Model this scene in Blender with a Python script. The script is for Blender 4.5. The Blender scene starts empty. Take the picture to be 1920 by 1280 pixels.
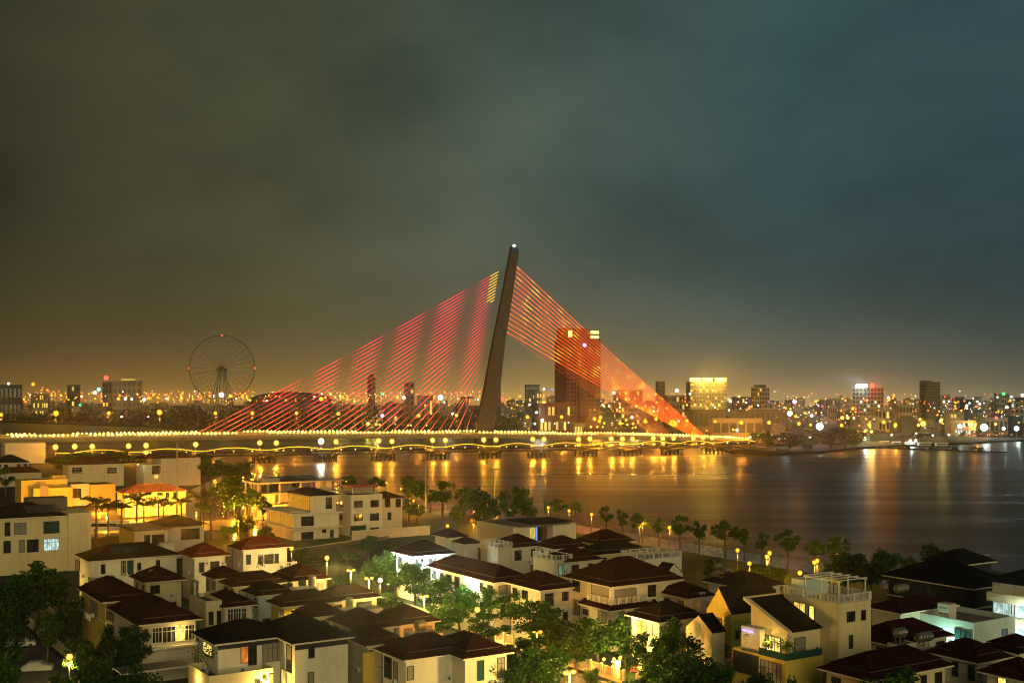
import bpy, math, random
from mathutils import Vector
rnd = random.Random(7)
S = bpy.context.scene
COL = S.collection
F, H, HY = 2200.0, 41.0, 740.0          # focal length in 1920-px units, eye height, horizon row
TH = math.radians(33)                   # the villa grid
U = (math.cos(TH), math.sin(TH)); V = (-U[1], U[0])

# ------------------------------------------------------------------ camera
cam = bpy.data.cameras.new('camera'); co = bpy.data.objects.new('camera', cam); COL.objects.link(co)
co.location = (0, 0, H); co.rotation_euler = (math.radians(90), 0, 0)
cam.sensor_width = 36; cam.lens = 36 * F / 1920; cam.shift_y = 100 / 1920
cam.clip_start = .5; cam.clip_end = 20000
S.camera = co
# ------------------------------------------------------------------ world: overcast night sky lit by the city
W = bpy.data.worlds.new('World'); S.world = W; W.use_nodes = True
def N(nt, t, **k):
    n = nt.nodes.new(t)
    for a, b in k.items():
        if a.startswith('i_'):
            n.inputs[int(a[2:]) if a[2:].isdigit() else a[2:]].default_value = b
        else: setattr(n, a, b)
    return n
def lin(c): return tuple((x / 255 / 12.92 if x <= 10 else ((x / 255 + .055) / 1.055) ** 2.4) for x in c)
def ramp(nt, stops, src, interp='LINEAR'):
    r = nt.nodes.new('ShaderNodeValToRGB'); r.color_ramp.interpolation = interp
    el = r.color_ramp.elements
    while len(el) < len(stops): el.new(.5)
    for e, (p, c) in zip(el, stops):
        e.position = p; e.color = (*c, 1)
    nt.links.new(src, r.inputs[0]); return r.outputs[0]
def mth(nt, op, a, b=None, c=None, clamp=False):
    n = nt.nodes.new('ShaderNodeMath'); n.operation = op; n.use_clamp = clamp
    for i, x in enumerate((a, b, c)):
        if x is None: continue
        if isinstance(x, (int, float)): n.inputs[i].default_value = x
        else: nt.links.new(x, n.inputs[i])
    return n.outputs[0]
def mix(nt, f, a, b, mode='MIX'):
    n = nt.nodes.new('ShaderNodeMix'); n.data_type = 'RGBA'; n.blend_type = mode
    for i, x in ((0, f), (6, a), (7, b)):
        if isinstance(x, (int, float)): n.inputs[i].default_value = x
        elif isinstance(x, tuple): n.inputs[i].default_value = (*x, 1)
        else: nt.links.new(x, n.inputs[i])
    return n.outputs[2]
nt = W.node_tree; bg = nt.nodes['Background']
tc = N(nt, 'ShaderNodeTexCoord'); sep = N(nt, 'ShaderNodeSeparateXYZ'); nt.links.new(tc.outputs['Generated'], sep.inputs[0])
dx, dy, dz = sep.outputs
xx = mth(nt, 'MULTIPLY_ADD', dx, 1.1, .5, True)
base = ramp(nt, [(0, lin((42, 42, 27))), (.28, lin((76, 78, 56))), (.5, lin((73, 87, 77))), (.74, lin((56, 82, 84))), (1, lin((48, 71, 77)))], xx)
horz = ramp(nt, [(0, lin((98, 78, 40))), (.3, lin((122, 100, 56))), (.52, lin((142, 122, 74))), (.75, lin((112, 108, 80))), (1, lin((88, 90, 76)))], xx)
hz = mth(nt, 'POWER', 2.718, mth(nt, 'MULTIPLY', mth(nt, 'MAXIMUM', dz, 0), -21))
# clouds: stretched noise
mp = N(nt, 'ShaderNodeMapping'); mp.inputs['Scale'].default_value = (1.7, 1.7, 3.4); mp.inputs['Location'].default_value = (2.1, .9, .35)
nt.links.new(tc.outputs['Generated'], mp.inputs[0])
nz = N(nt, 'ShaderNodeTexNoise'); nz.inputs['Scale'].default_value = 2.3; nz.inputs['Detail'].default_value = 5; nz.inputs['Roughness'].default_value = .5
nt.links.new(mp.outputs[0], nz.inputs[0])
cl = ramp(nt, [(.3, (.58, .62, .64)), (.5, (.95, .95, .95)), (.7, (1.3, 1.22, 1.15))], nz.outputs[0])
sky = mix(nt, 1.0, base, cl, 'MULTIPLY')
sky = mix(nt, hz, sky, horz)
glow = mth(nt, 'POWER', 2.718, mth(nt, 'MULTIPLY', mth(nt, 'MAXIMUM', dz, 0), -75))
sky = mix(nt, glow, sky, ramp(nt, [(0, (.13, .06, .009)), (.5, (.3, .15, .022)), (.8, (.23, .13, .034)), (1, (.09, .065, .03))], xx), 'ADD')
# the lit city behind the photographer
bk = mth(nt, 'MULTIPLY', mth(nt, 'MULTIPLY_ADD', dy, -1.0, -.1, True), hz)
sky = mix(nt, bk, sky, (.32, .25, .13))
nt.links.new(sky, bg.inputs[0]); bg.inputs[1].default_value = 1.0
# ------------------------------------------------------------------ one soft low lamp: the glow of the city behind the camera
sun = bpy.data.lights.new('sun', 'SUN'); sun.energy = 1.3; sun.angle = math.radians(35); sun.color = (1, .8, .36)
so = bpy.data.objects.new('sun', sun); COL.objects.link(so)
so.rotation_euler = (math.radians(79), 0, math.radians(12))
# ------------------------------------------------------------------ render
S.view_settings.view_transform = 'Standard'; S.view_settings.look = 'None'; S.view_settings.exposure = 0; S.view_settings.gamma = 1
cy = S.cycles
cy.use_denoising = True; cy.max_bounces = 5; cy.diffuse_bounces = 2; cy.glossy_bounces = 3; cy.volume_bounces = 0
cy.transparent_max_bounces = 6; cy.sample_clamp_indirect = 4; cy.sample_clamp_direct = 0; cy.caustics_reflective = False; cy.caustics_refractive = False
cy.use_light_tree = True; cy.filter_width = 1.1; cy.denoising_prefilter = 'ACCURATE'
HAZE = 0.00008
LP = 2.6      # lamp power scale

# ------------------------------------------------------------------ placing helpers
def gp(px, py, z=0.0):
    Y = F * (H - z) / (py - HY); return Vector(((px - 960) / F * Y, Y, z))
def at(px, py, Y): return Vector(((px - 960) / F * Y, Y, H - (py - HY) * Y / F))
# ------------------------------------------------------------------ materials
M = {}
def mat(name, col, rough=.7, metal=0, spec=.3, noise=0, nscale=1.0, bump=0):
    m = bpy.data.materials.new(name); m.use_nodes = True; nt = m.node_tree; p = nt.nodes['Principled BSDF']
    p.inputs['Base Color'].default_value = (*col, 1); p.inputs['Roughness'].default_value = rough
    p.inputs['Metallic'].default_value = metal; p.inputs['Specular IOR Level'].default_value = spec
    if noise:
        t = N(nt, 'ShaderNodeTexCoord'); n = N(nt, 'ShaderNodeTexNoise'); n.inputs['Scale'].default_value = nscale; n.inputs['Detail'].default_value = 5
        nt.links.new(t.outputs['Object'], n.inputs[0])
        c = ramp(nt, [(.3, tuple(x * (1 - noise) for x in col)), (.7, tuple(min(1, x * (1 + noise * .5)) for x in col))], n.outputs[0])
        nt.links.new(c, p.inputs['Base Color'])
        if bump:
            b = N(nt, 'ShaderNodeBump'); b.inputs['Strength'].default_value = bump; nt.links.new(n.outputs[0], b.inputs['Height']); nt.links.new(b.outputs[0], p.inputs['Normal'])
    M[name] = m; return m
def emit(name, col, s, sample=True):
    m = bpy.data.materials.new(name); m.use_nodes = True; nt = m.node_tree; nt.nodes.clear()
    e = N(nt, 'ShaderNodeEmission'); e.inputs[0].default_value = (*col, 1); e.inputs[1].default_value = s
    o = N(nt, 'ShaderNodeOutputMaterial'); nt.links.new(e.outputs[0], o.inputs[0])
    if not sample: m.cycles.emission_sampling = 'NONE'
    M[name] = m; return m
def roofmat(name, col, step=.3):
    m = mat(name, col, .75, 0, .1); nt = m.node_tree; p = nt.nodes['Principled BSDF']
    t = N(nt, 'ShaderNodeTexCoord'); s = N(nt, 'ShaderNodeSeparateXYZ'); nt.links.new(t.outputs['Object'], s.inputs[0])
    fr = mth(nt, 'FRACT', mth(nt, 'DIVIDE', s.outputs[2], step))
    n = N(nt, 'ShaderNodeTexNoise'); n.inputs['Scale'].default_value = .9; n.inputs['Detail'].default_value = 6; nt.links.new(t.outputs['Object'], n.inputs[0])
    f1 = ramp(nt, [(0, (.22, .22, .22)), (.3, (.8, .8, .8)), (1, (1.25, 1.2, 1.15))], fr)
    f2 = ramp(nt, [(.3, (.65, .65, .68)), (.7, (1.3, 1.25, 1.2))], n.outputs[0])
    oi = N(nt, 'ShaderNodeObjectInfo'); f3 = ramp(nt, [(0, (.6, .66, .7)), (.5, (1, 1, 1)), (1, (1.5, 1.3, 1.2))], oi.outputs['Random']); c = mix(nt, 1.0, mix(nt, 1.0, mix(nt, 1.0, col, f1, 'MULTIPLY'), f2, 'MULTIPLY'), f3, 'MULTIPLY'); nt.links.new(c, p.inputs['Base Color'])
    b = N(nt, 'ShaderNodeBump'); b.inputs['Strength'].default_value = .5; b.inputs['Distance'].default_value = .1
    nt.links.new(fr, b.inputs['Height']); nt.links.new(b.outputs[0], p.inputs['Normal'])
def wallmat(name, col):
    m = mat(name, col, .85, 0, .2); nt = m.node_tree; p = nt.nodes['Principled BSDF']
    t = N(nt, 'ShaderNodeTexCoord'); mp = N(nt, 'ShaderNodeMapping'); mp.inputs['Scale'].default_value = (1, 1, .22); nt.links.new(t.outputs['Object'], mp.inputs[0])
    n = N(nt, 'ShaderNodeTexNoise'); n.inputs['Scale'].default_value = .9; n.inputs['Detail'].default_value = 8; n.inputs['Roughness'].default_value = .65; nt.links.new(mp.outputs[0], n.inputs[0])
    c = ramp(nt, [(.32, tuple(x * .8 for x in col)), (.5, tuple(x * .95 for x in col)), (.7, col)], n.outputs[0]); nt.links.new(c, p.inputs['Base Color'])
wallmat('cream', (.62, .53, .32)); wallmat('white', (.66, .61, .49)); wallmat('ochre', (.58, .43, .1)); wallmat('palewall', (.52, .46, .36))
wallmat('concrete', (.34, .3, .25)); wallmat('mint', (.52, .64, .6)); wallmat('darkwall', (.03, .032, .035)); wallmat('stone', (.33, .2, .09))
roofmat('brown_tile', (.024, .0048, .0034)); roofmat('dark_tile', (.007, .0075, .009)); roofmat('terracotta', (.15, .026, .009)); roofmat('orange_tile', (.42, .15, .06)); roofmat('slate_tile', (.007, .009, .0105))
mat('fascia', (.6, .55, .43), .8); mat('slab', (.12, .1, .085), .8, noise=.3); mat('terrace', (.2, .12, .085), .8, noise=.3)
mat('frame', (.035, .035, .035), .5); mat('white_frame', (.6, .58, .52), .5); mat('glass', (.012, .016, .018), .12, 0, .5); mat('curtain', (.22, .2, .16), .6)
mat('steel', (.4, .36, .28), .33, .9); mat('metal', (.1, .1, .1), .45, .5); mat('white_metal', (.6, .6, .57), .45, .1); mat('panel', (.012, .014, .022), .15, .0, .6)
mat('trunk', (.07, .05, .035), .9, noise=.4, nscale=3); mat('palm_leaf', (.07, .075, .02), .6); mat('shrub', (.03, .06, .015), .7)
mat('asphalt', (.085, .075, .06), .55, noise=.3, nscale=.2); mat('paving', (.09, .068, .04), .16, 0, .5, noise=.4, nscale=.25)
mat('grass', (.018, .04, .005), .9, noise=.6, nscale=.25, bump=.4); mat('soil', (.03, .026, .018), .95, noise=.4, nscale=.1)
mat('far_land', (.014, .016, .01), .95, noise=.5, nscale=.02); mat('quay', (.2, .17, .13), .8, noise=.4)
mat('bridge_concrete', (.42, .34, .2), .75, noise=.25, nscale=.3); mat('pylon_concrete', (.075, .068, .058), .75, noise=.25, nscale=.25); mat('old_steel', (.035, .027, .018), .6, .3, noise=.3, nscale=.5)
mat('bluecap', (.03, .05, .12), .5); mat('tarp', (.42, .41, .38), .7, noise=.2, nscale=1.5); mat('rubber', (.02, .02, .02), .7); mat('bus_white', (.7, .68, .6), .35); mat('red_paint', (.35, .04, .03), .5)
mat('far_grey', (.13, .115, .095), .85, noise=.3, nscale=.05); mat('far_pale', (.27, .225, .16), .85, noise=.3, nscale=.05); mat('far_dark', (.07, .075, .08), .8, noise=.3, nscale=.05); mat('far_teal', (.06, .1, .11), .8, noise=.3, nscale=.05)
mat('hotel_brown', (.15, .05, .036), .7, noise=.2, nscale=.1); mat('wheel_steel', (.2, .19, .17), .6); mat('pot', (.4, .36, .3), .8); mat('wood', (.16, .07, .025), .6, noise=.3, nscale=2); mat('hull', (.03, .045, .05), .6); mat('teal_glass', (.02, .06, .06), .1, 0, .5)
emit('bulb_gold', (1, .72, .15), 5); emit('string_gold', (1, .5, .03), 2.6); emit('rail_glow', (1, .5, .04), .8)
def globe(name, core, rim, s0, s1):  # emission falls to a tinted rim that stands in for lamp halo
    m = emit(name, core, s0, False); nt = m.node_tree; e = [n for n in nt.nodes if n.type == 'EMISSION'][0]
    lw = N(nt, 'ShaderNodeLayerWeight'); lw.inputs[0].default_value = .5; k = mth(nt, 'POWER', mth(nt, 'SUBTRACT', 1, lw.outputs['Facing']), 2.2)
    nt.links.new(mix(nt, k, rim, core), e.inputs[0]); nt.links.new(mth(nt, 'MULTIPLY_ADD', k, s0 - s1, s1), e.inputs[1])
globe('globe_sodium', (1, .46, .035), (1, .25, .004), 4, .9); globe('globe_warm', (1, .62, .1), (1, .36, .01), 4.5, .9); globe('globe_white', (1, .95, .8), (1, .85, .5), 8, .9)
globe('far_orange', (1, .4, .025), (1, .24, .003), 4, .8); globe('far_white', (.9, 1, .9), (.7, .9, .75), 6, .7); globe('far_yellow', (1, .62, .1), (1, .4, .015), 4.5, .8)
emit('lit_yellow', (1, .7, .14), 1.5); emit('lit_gold', (1, .62, .1), 2.2); emit('lit_amber', (1, .45, .04), .55); emit('lit_white', (.72, 1, .9), 1.6); emit('lit_cyan', (.3, .85, .8), .75); emit('lit_orange', (1, .3, .04), .9); emit('lit_mint', (.3, .62, .34), .55); emit('lit_violet', (.62, .45, 1), 1.4); emit('lit_blue', (.1, .2, 1), 2)
emit('sign_gold', (1, .72, .16), 4); emit('sign_white', (.85, 1, .95), 7); emit('sign_red', (1, .06, .03), 5); emit('sign_green', (.08, 1, .25), 2.5); emit('sign_cyan', (.2, .85, .9), 3); emit('sign_pink', (1, .25, .8), 7); emit('star_white', (.75, .85, 1), 14)
emit('far_red', (1, .1, .05), 3)
def leafmat(name, a, b, c):
    m = mat(name, b, .65, 0, .25); nt = m.node_tree; p = nt.nodes['Principled BSDF']
    g = N(nt, 'ShaderNodeNewGeometry'); t = N(nt, 'ShaderNodeTexCoord'); n = N(nt, 'ShaderNodeTexNoise'); n.inputs['Scale'].default_value = .7; nt.links.new(t.outputs['Object'], n.inputs[0])
    f = mth(nt, 'ADD', mth(nt, 'MULTIPLY', g.outputs['Random Per Island'], .5), mth(nt, 'MULTIPLY', n.outputs[0], .5))
    cc = ramp(nt, [(.25, a), (.5, b), (.8, c)], f); nt.links.new(cc, p.inputs['Base Color'])
    tr = N(nt, 'ShaderNodeBsdfTranslucent'); nt.links.new(cc, tr.inputs[0]); ms = N(nt, 'ShaderNodeMixShader'); ms.inputs[0].default_value = .3
    nt.links.new(p.outputs[0], ms.inputs[1]); nt.links.new(tr.outputs[0], ms.inputs[2]); nt.links.new(ms.outputs[0], nt.nodes['Material Output'].inputs[0])
leafmat('leaf', (.012, .045, .004), (.032, .1, .008), (.07, .16, .014)); leafmat('leaf_dark', (.008, .028, .004), (.02, .06, .007), (.042, .1, .01)); leafmat('far_leaf', (.02, .03, .018), (.03, .04, .022), (.045, .05, .03))
for nm in ('lit_yellow', 'lit_gold', 'lit_white', 'lit_cyan', 'lit_orange', 'lit_mint'):
    nt = M[nm].node_tree; e = [n for n in nt.nodes if n.type == 'EMISSION'][0]; t = N(nt, 'ShaderNodeTexCoord'); mp = N(nt, 'ShaderNodeMapping'); mp.inputs['Scale'].default_value = (1.6, 1.6, .7); nt.links.new(t.outputs['Object'], mp.inputs[0])
    n = N(nt, 'ShaderNodeTexNoise'); n.inputs['Scale'].default_value = 1.3; n.inputs['Detail'].default_value = 4; nt.links.new(mp.outputs[0], n.inputs[0]); oi = N(nt, 'ShaderNodeObjectInfo')
    f = ramp(nt, [(.34, (.35, .33, .3)), (.5, (.7, .7, .7)), (.7, (1.2, 1.2, 1.2))], n.outputs[0]); nt.links.new(mth(nt, 'MULTIPLY', f, mth(nt, 'MULTIPLY_ADD', oi.outputs['Random'], .7 * e.inputs[1].default_value, .55 * e.inputs[1].default_value)), e.inputs[1])
nt = M['glass'].node_tree; p = nt.nodes['Principled BSDF']; oi = N(nt, 'ShaderNodeObjectInfo'); t = N(nt, 'ShaderNodeTexCoord'); mp = N(nt, 'ShaderNodeMapping'); mp.inputs['Scale'].default_value = (3, 3, .4); nt.links.new(t.outputs['Object'], mp.inputs[0])
n = N(nt, 'ShaderNodeTexNoise', noise_dimensions='4D'); n.inputs['Scale'].default_value = 1; nt.links.new(mp.outputs[0], n.inputs[0]); nt.links.new(mth(nt, 'MULTIPLY', oi.outputs['Random'], 30), n.inputs['W'])
nt.links.new(ramp(nt, [(.5, (.01, .013, .015)), (.6, (.05, .046, .038)), (.75, (.09, .08, .065))], n.outputs[0]), p.inputs['Base Color'])
# water
m = mat('water', (.095, .05, .012), .16, 0, .5); nt = m.node_tree; p = nt.nodes['Principled BSDF']; p.inputs['IOR'].default_value = 1.13
t = N(nt, 'ShaderNodeTexCoord'); mp = N(nt, 'ShaderNodeMapping'); mp.inputs['Scale'].default_value = (.2, .33, 1); mp.inputs['Rotation'].default_value = (0, 0, 0); mp.inputs['Location'].default_value = (3.7, 5.3, 2.6); nt.links.new(t.outputs['Object'], mp.inputs[0])
n = N(nt, 'ShaderNodeTexNoise'); n.inputs['Scale'].default_value = .9; n.inputs['Detail'].default_value = 4; nt.links.new(mp.outputs[0], n.inputs[0])
b = N(nt, 'ShaderNodeBump'); b.inputs['Strength'].default_value = .4; b.inputs['Distance'].default_value = .3; nt.links.new(n.outputs[0], b.inputs['Height']); nt.links.new(b.outputs[0], p.inputs['Normal'])
mp2 = N(nt, 'ShaderNodeMapping'); mp2.inputs['Scale'].default_value = (.006, .05, 1); mp2.inputs['Rotation'].default_value = (0, 0, -.12); mp2.inputs['Location'].default_value = (.3, .7, .4); nt.links.new(t.outputs['Object'], mp2.inputs[0]); n2 = N(nt, 'ShaderNodeTexNoise'); n2.inputs['Scale'].default_value = 1.0; n2.inputs['Detail'].default_value = 5; nt.links.new(mp2.outputs[0], n2.inputs[0]); nt.links.new(ramp(nt, [(.3, (.26, .26, .26)), (.7, (.42, .42, .42))], n2.outputs[0]), p.inputs['Roughness'])
# stay cables: emission in place of floodlights, in slanting bands along the main span, orange along the back stays
def cablemat(name, left):
    m = mat(name, (.06, .045, .035), .5); nt = m.node_tree; p = nt.nodes['Principled BSDF']
    t = N(nt, 'ShaderNodeTexCoord'); s = N(nt, 'ShaderNodeSeparateXYZ'); nt.links.new(t.outputs['Object'], s.inputs[0]); x, y, z = s.outputs
    if left:
        ph = mth(nt, 'DIVIDE', mth(nt, 'MULTIPLY_ADD', z, -.22, x), 29.0)
        n = N(nt, 'ShaderNodeTexNoise', noise_dimensions='1D'); n.inputs['Scale'].default_value = .55; nt.links.new(ph, n.inputs['W'])
        fr = mth(nt, 'FRACT', mth(nt, 'ADD', ph, mth(nt, 'MULTIPLY', n.outputs[0], .6)))
        band = ramp(nt, [(0, (.1, .1, .1)), (.12, (.16, .16, .16)), (.36, (1, 1, 1)), (.62, (1, 1, 1)), (.9, (.14, .14, .14)), (1, (.1, .1, .1))], fr)
        d_ = mth(nt, 'SUBTRACT', mth(nt, 'MULTIPLY_ADD', z, .16, -2), x); nearp = mth(nt, 'MULTIPLY_ADD', d_, .09, -.7, True)      # no light close to the pylon
        low = mth(nt, 'MULTIPLY_ADD', z, -.045, 1.55, True)
        e = mix(nt, low, (1, .008, .04), (1, .15, .004))
        hot = mth(nt, 'MULTIPLY', mth(nt, 'GREATER_THAN', z, 116), mth(nt, 'LESS_THAN', mth(nt, 'ABSOLUTE', mth(nt, 'SUBTRACT', d_, 10)), 3.2)); e = mix(nt, hot, e, (1, .5, .02))
        st = mth(nt, 'MULTIPLY', mth(nt, 'MAXIMUM', mth(nt, 'MAXIMUM', mth(nt, 'MULTIPLY', band, nearp), hot), mth(nt, 'MULTIPLY', low, .55)), 3.4)
    else:
        mp = N(nt, 'ShaderNodeMapping'); mp.inputs['Scale'].default_value = (.07, .07, .07); nt.links.new(t.outputs['Object'], mp.inputs[0])
        n = N(nt, 'ShaderNodeTexNoise'); n.inputs['Scale'].default_value = 1.7; n.inputs['Detail'].default_value = 3; nt.links.new(mp.outputs[0], n.inputs[0]); g = .3 if name == 'cable_dim' else 1
        k = ramp(nt, [(.54, (0, 0, 0)), (.66, (1, 1, 1))], n.outputs[0])
        e = mix(nt, k, (1, .085, .003), (1, .4, .015)); st = mth(nt, 'MULTIPLY_ADD', k, 3.4 * g, 3.4 * g)
    nt.links.new(e, p.inputs['Emission Color']); nt.links.new(st, p.inputs['Emission Strength'])
cablemat('cable_red', True); cablemat('cable_orange', False); cablemat('cable_dim', False)

# ------------------------------------------------------------------ mesh helpers
class MB:
    def __init__(s): s.v = []; s.f = []; s.m = []; s.mi = {}
    def k(s, m): return s.mi.setdefault(m, len(s.mi))
    def face(s, pts, m):
        i = len(s.v); s.v += [tuple(p) for p in pts]; s.f.append(tuple(range(i, i + len(pts)))); s.m.append(s.k(m))
    def raw(s, vs, fs, m):
        i = len(s.v); s.v += [tuple(p) for p in vs]; kk = s.k(m)
        for f in fs: s.f.append(tuple(i + j for j in f)); s.m.append(kk)
    def box(s, x0, y0, z0, x1, y1, z1, m):
        s.raw([(x0, y0, z0), (x1, y0, z0), (x1, y1, z0), (x0, y1, z0), (x0, y0, z1), (x1, y0, z1), (x1, y1, z1), (x0, y1, z1)],
              [(0, 3, 2, 1), (4, 5, 6, 7), (0, 1, 5, 4), (1, 2, 6, 5), (2, 3, 7, 6), (3, 0, 4, 7)], m)
    def tube(s, p0, p1, r, m, n=6, r1=None):
        p0, p1 = Vector(p0), Vector(p1); d = p1 - p0
        if d.length < 1e-6: return
        d.normalize(); a = d.cross(Vector((0, 0, 1)) if abs(d.z) < .95 else Vector((1, 0, 0))).normalized(); b = d.cross(a); r1 = r if r1 is None else r1
        vs = [p0 + (a * math.cos(2 * math.pi * i / n) + b * math.sin(2 * math.pi * i / n)) * r for i in range(n)] + [p1 + (a * math.cos(2 * math.pi * i / n) + b * math.sin(2 * math.pi * i / n)) * r1 for i in range(n)]
        fs = [(i, (i + 1) % n, n + (i + 1) % n, n + i) for i in range(n)] + [tuple(range(n - 1, -1, -1)), tuple(range(n, 2 * n))]
        s.raw(vs, fs, m)
    def path(s, pts, r, m, n=5, r1=None):
        r1 = r if r1 is None else r1; k = len(pts) - 1
        for i in range(k): s.tube(pts[i], pts[i + 1], r + (r1 - r) * i / k, m, n, r + (r1 - r) * (i + 1) / k)
    def prism(s, poly, z0, z1, m):
        n = len(poly); s.raw([(x, y, z0) for x, y in poly] + [(x, y, z1) for x, y in poly],
              [tuple(range(n - 1, -1, -1)), tuple(range(n, 2 * n))] + [(i, (i + 1) % n, n + (i + 1) % n, n + i) for i in range(n)], m)
    def ball(s, c, r, m, ns=8, nr=5, sz=1.0):
        vs = [(c[0], c[1], c[2] + r * sz)]
        for j in range(1, nr):
            a = math.pi * j / nr
            for i in range(ns): vs.append((c[0] + r * math.sin(a) * math.cos(2 * math.pi * i / ns), c[1] + r * math.sin(a) * math.sin(2 * math.pi * i / ns), c[2] + r * sz * math.cos(a)))
        vs.append((c[0], c[1], c[2] - r * sz)); fs = [(0, 1 + i, 1 + (i + 1) % ns) for i in range(ns)]
        for j in range(nr - 2):
            for i in range(ns): a, b = 1 + j * ns + i, 1 + j * ns + (i + 1) % ns; fs.append((a, a + ns, b + ns, b))
        l = 1 + (nr - 2) * ns; fs += [(l + i, len(vs) - 1, l + (i + 1) % ns) for i in range(ns)]
        s.raw(vs, fs, m)
    def octa(s, c, r, m):
        x, y, z = c; s.raw([(x + r, y, z), (x - r, y, z), (x, y + r, z), (x, y - r, z), (x, y, z + r), (x, y, z - r)], [(0, 2, 4), (2, 1, 4), (1, 3, 4), (3, 0, 4), (2, 0, 5), (1, 2, 5), (3, 1, 5), (0, 3, 5)], m)
    def mesh(s, name):
        me = bpy.data.meshes.new(name); me.from_pydata(s.v, [], s.f)
        for mm in s.mi: me.materials.append(M[mm])
        me.polygons.foreach_set('material_index', s.m); me.update(); return me
def link(name, me, parent=None, loc=None, rz=0, sc=None):
    o = bpy.data.objects.new(name, me); COL.objects.link(o)
    if parent: o.parent = parent
    if loc is not None: o.location = loc
    if rz: o.rotation_euler = (0, 0, rz)
    if sc is not None: o.scale = sc if isinstance(sc, (tuple, list)) else (sc, sc, sc)
    return o
def part(name, mb, parent=None, loc=None, rz=0, smooth=False):
    me = mb.mesh(name)
    if smooth: me.polygons.foreach_set('use_smooth', [True] * len(me.polygons))
    return link(name, me, parent, loc, rz)
def tag(o, label=None, cat=None, group=None, kind=None):
    if label: o['label'] = label
    if cat: o['category'] = cat
    if group: o['group'] = group
    if kind: o['kind'] = kind
    return o
def thing(name, label, cat, loc=(0, 0, 0), rz=0, group=None):
    return tag(link(name, None, None, loc, rz), label, cat, group)
def struct(name, mb, label, loc=None, rz=0):
    return tag(part(name, mb, None, loc, rz), label, name.replace('_', ' '), None, 'structure')
def point(parent, loc, watts, col, r=.25):
    l = bpy.data.lights.new('lamp_light', 'POINT'); l.energy = watts * LP; l.color = col; l.shadow_soft_size = r
    o = bpy.data.objects.new('lamp_light', l); COL.objects.link(o); o.location = loc
    if parent: o.parent = parent
    return o
SOD = (1, .34, .025); WARM = (1, .66, .16); COOL = (.75, 1, .88)
def ordw(i): return ['first', 'second', 'third', 'fourth', 'fifth', 'sixth', 'seventh', 'eighth', 'ninth', 'tenth', 'eleventh', 'twelfth', 'thirteenth', 'fourteenth', 'fifteenth', 'sixteenth', 'seventeenth', 'eighteenth', 'nineteenth', 'twentieth', 'twenty-first', 'twenty-second', 'twenty-third', 'twenty-fourth', 'twenty-fifth', 'twenty-sixth', 'twenty-seventh', 'twenty-eighth', 'twenty-ninth', 'thirtieth', 'thirty-first', 'thirty-second'][i]

# ------------------------------------------------------------------ ground, banks, water
def bankx(Y): return 21 - .637 * (Y - 368)
b = MB(); b.face([(-4000, -80, -2), (4000, -80, -2), (4000, 4800, -2), (-4000, 4800, -2)], 'water')
struct('water', b, 'broad brown river reflecting the bridge lights')
near = [(-900, -80), (bankx(-80), -80), (bankx(680), 680), (-330, 770), (-560, 800), (-900, 830)]
b = MB(); b.prism(near, -4, 0, 'soil'); struct('ground', b, 'dark near bank carrying the villas')
# grass lots and strips, each a sheet just above the ground
def strip(name, label, m, a, bb, w, z):
    a, bb = Vector((*a, 0)), Vector((*bb, 0)); d = (bb - a).normalized(); nrm = Vector((-d.y, d.x, 0)) * w / 2
    q = MB(); q.face([(*(a - nrm).xy, z), (*(bb - nrm).xy, z), (*(bb + nrm).xy, z), (*(a + nrm).xy, z)], m); return struct(name, q, label)
def uv(a, c): return (U[0] * a + V[0] * c, U[1] * a + V[1] * c)
q = MB(); q.face([(*uv(60, 20), .004), (*uv(205, 20), .004), (*uv(205, 330), .004), (*uv(60, 330), .004)], 'grass'); struct('lawn', q, 'grass and planting between the villas')
strip('promenade', 'wet paved riverside promenade with lamp reflections', 'paving', (bankx(100) - 7, 100), (bankx(676) - 7, 676), 12.5, .02)
strip('street', 'narrow lamplit street between the villa rows', 'asphalt', uv(98, 60), uv(98, 330), 8, .012)
strip('boulevard', 'broad orange lit boulevard behind the villas', 'asphalt', (-260, 262), (-45, 402), 26, .016)
q = MB(); q.face([(*gp(345, 1012).xy, .008), (*gp(490, 1012).xy, .008), (*gp(620, 960).xy, .008), (*gp(640, 915).xy, .008), (*gp(420, 890).xy, .008), (*gp(330, 930).xy, .008)], 'paving'); struct('plaza', q, 'orange lit paved ground of the riverside park')
strip('road', 'dark lane with a parked covered car', 'asphalt', uv(35, 90), uv(35, 300), 11, .0125)
b = MB()
for i in range(2):
    a0 = Vector((*uv(98 + (-4.1 if i == 0 else 4.1), 60), 0)); a1 = Vector((*uv(98 + (-4.1 if i == 0 else 4.1), 330), 0)); d = (a1 - a0).normalized(); nrm = Vector((-d.y, d.x, 0)) * .18
    b.prism([(a0 - nrm).xy, (a1 - nrm).xy, (a1 + nrm).xy, (a0 + nrm).xy], 0.0, .14, 'quay')
struct('kerb', b, 'pale kerbs along the lamplit street')
far = [gp(x, y) for x, y in ((-700, 772), (-300, 780), (0, 789), (345, 801), (700, 806), (1000, 811), (1200, 817), (1320, 830), (1370, 845), (1450, 849), (1540, 845), (1600, 838), (1660, 834), (1800, 829), (1920, 823), (2300, 815))]
b = MB(); b.prism([(p.x, p.y) for p in far] + [(3900, 1700), (3900, 4700), (-3900, 4700), (-3900, 2600)], -4, -.2, 'far_land')
struct('terrain', b, 'flat far bank carrying the city')

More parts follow.
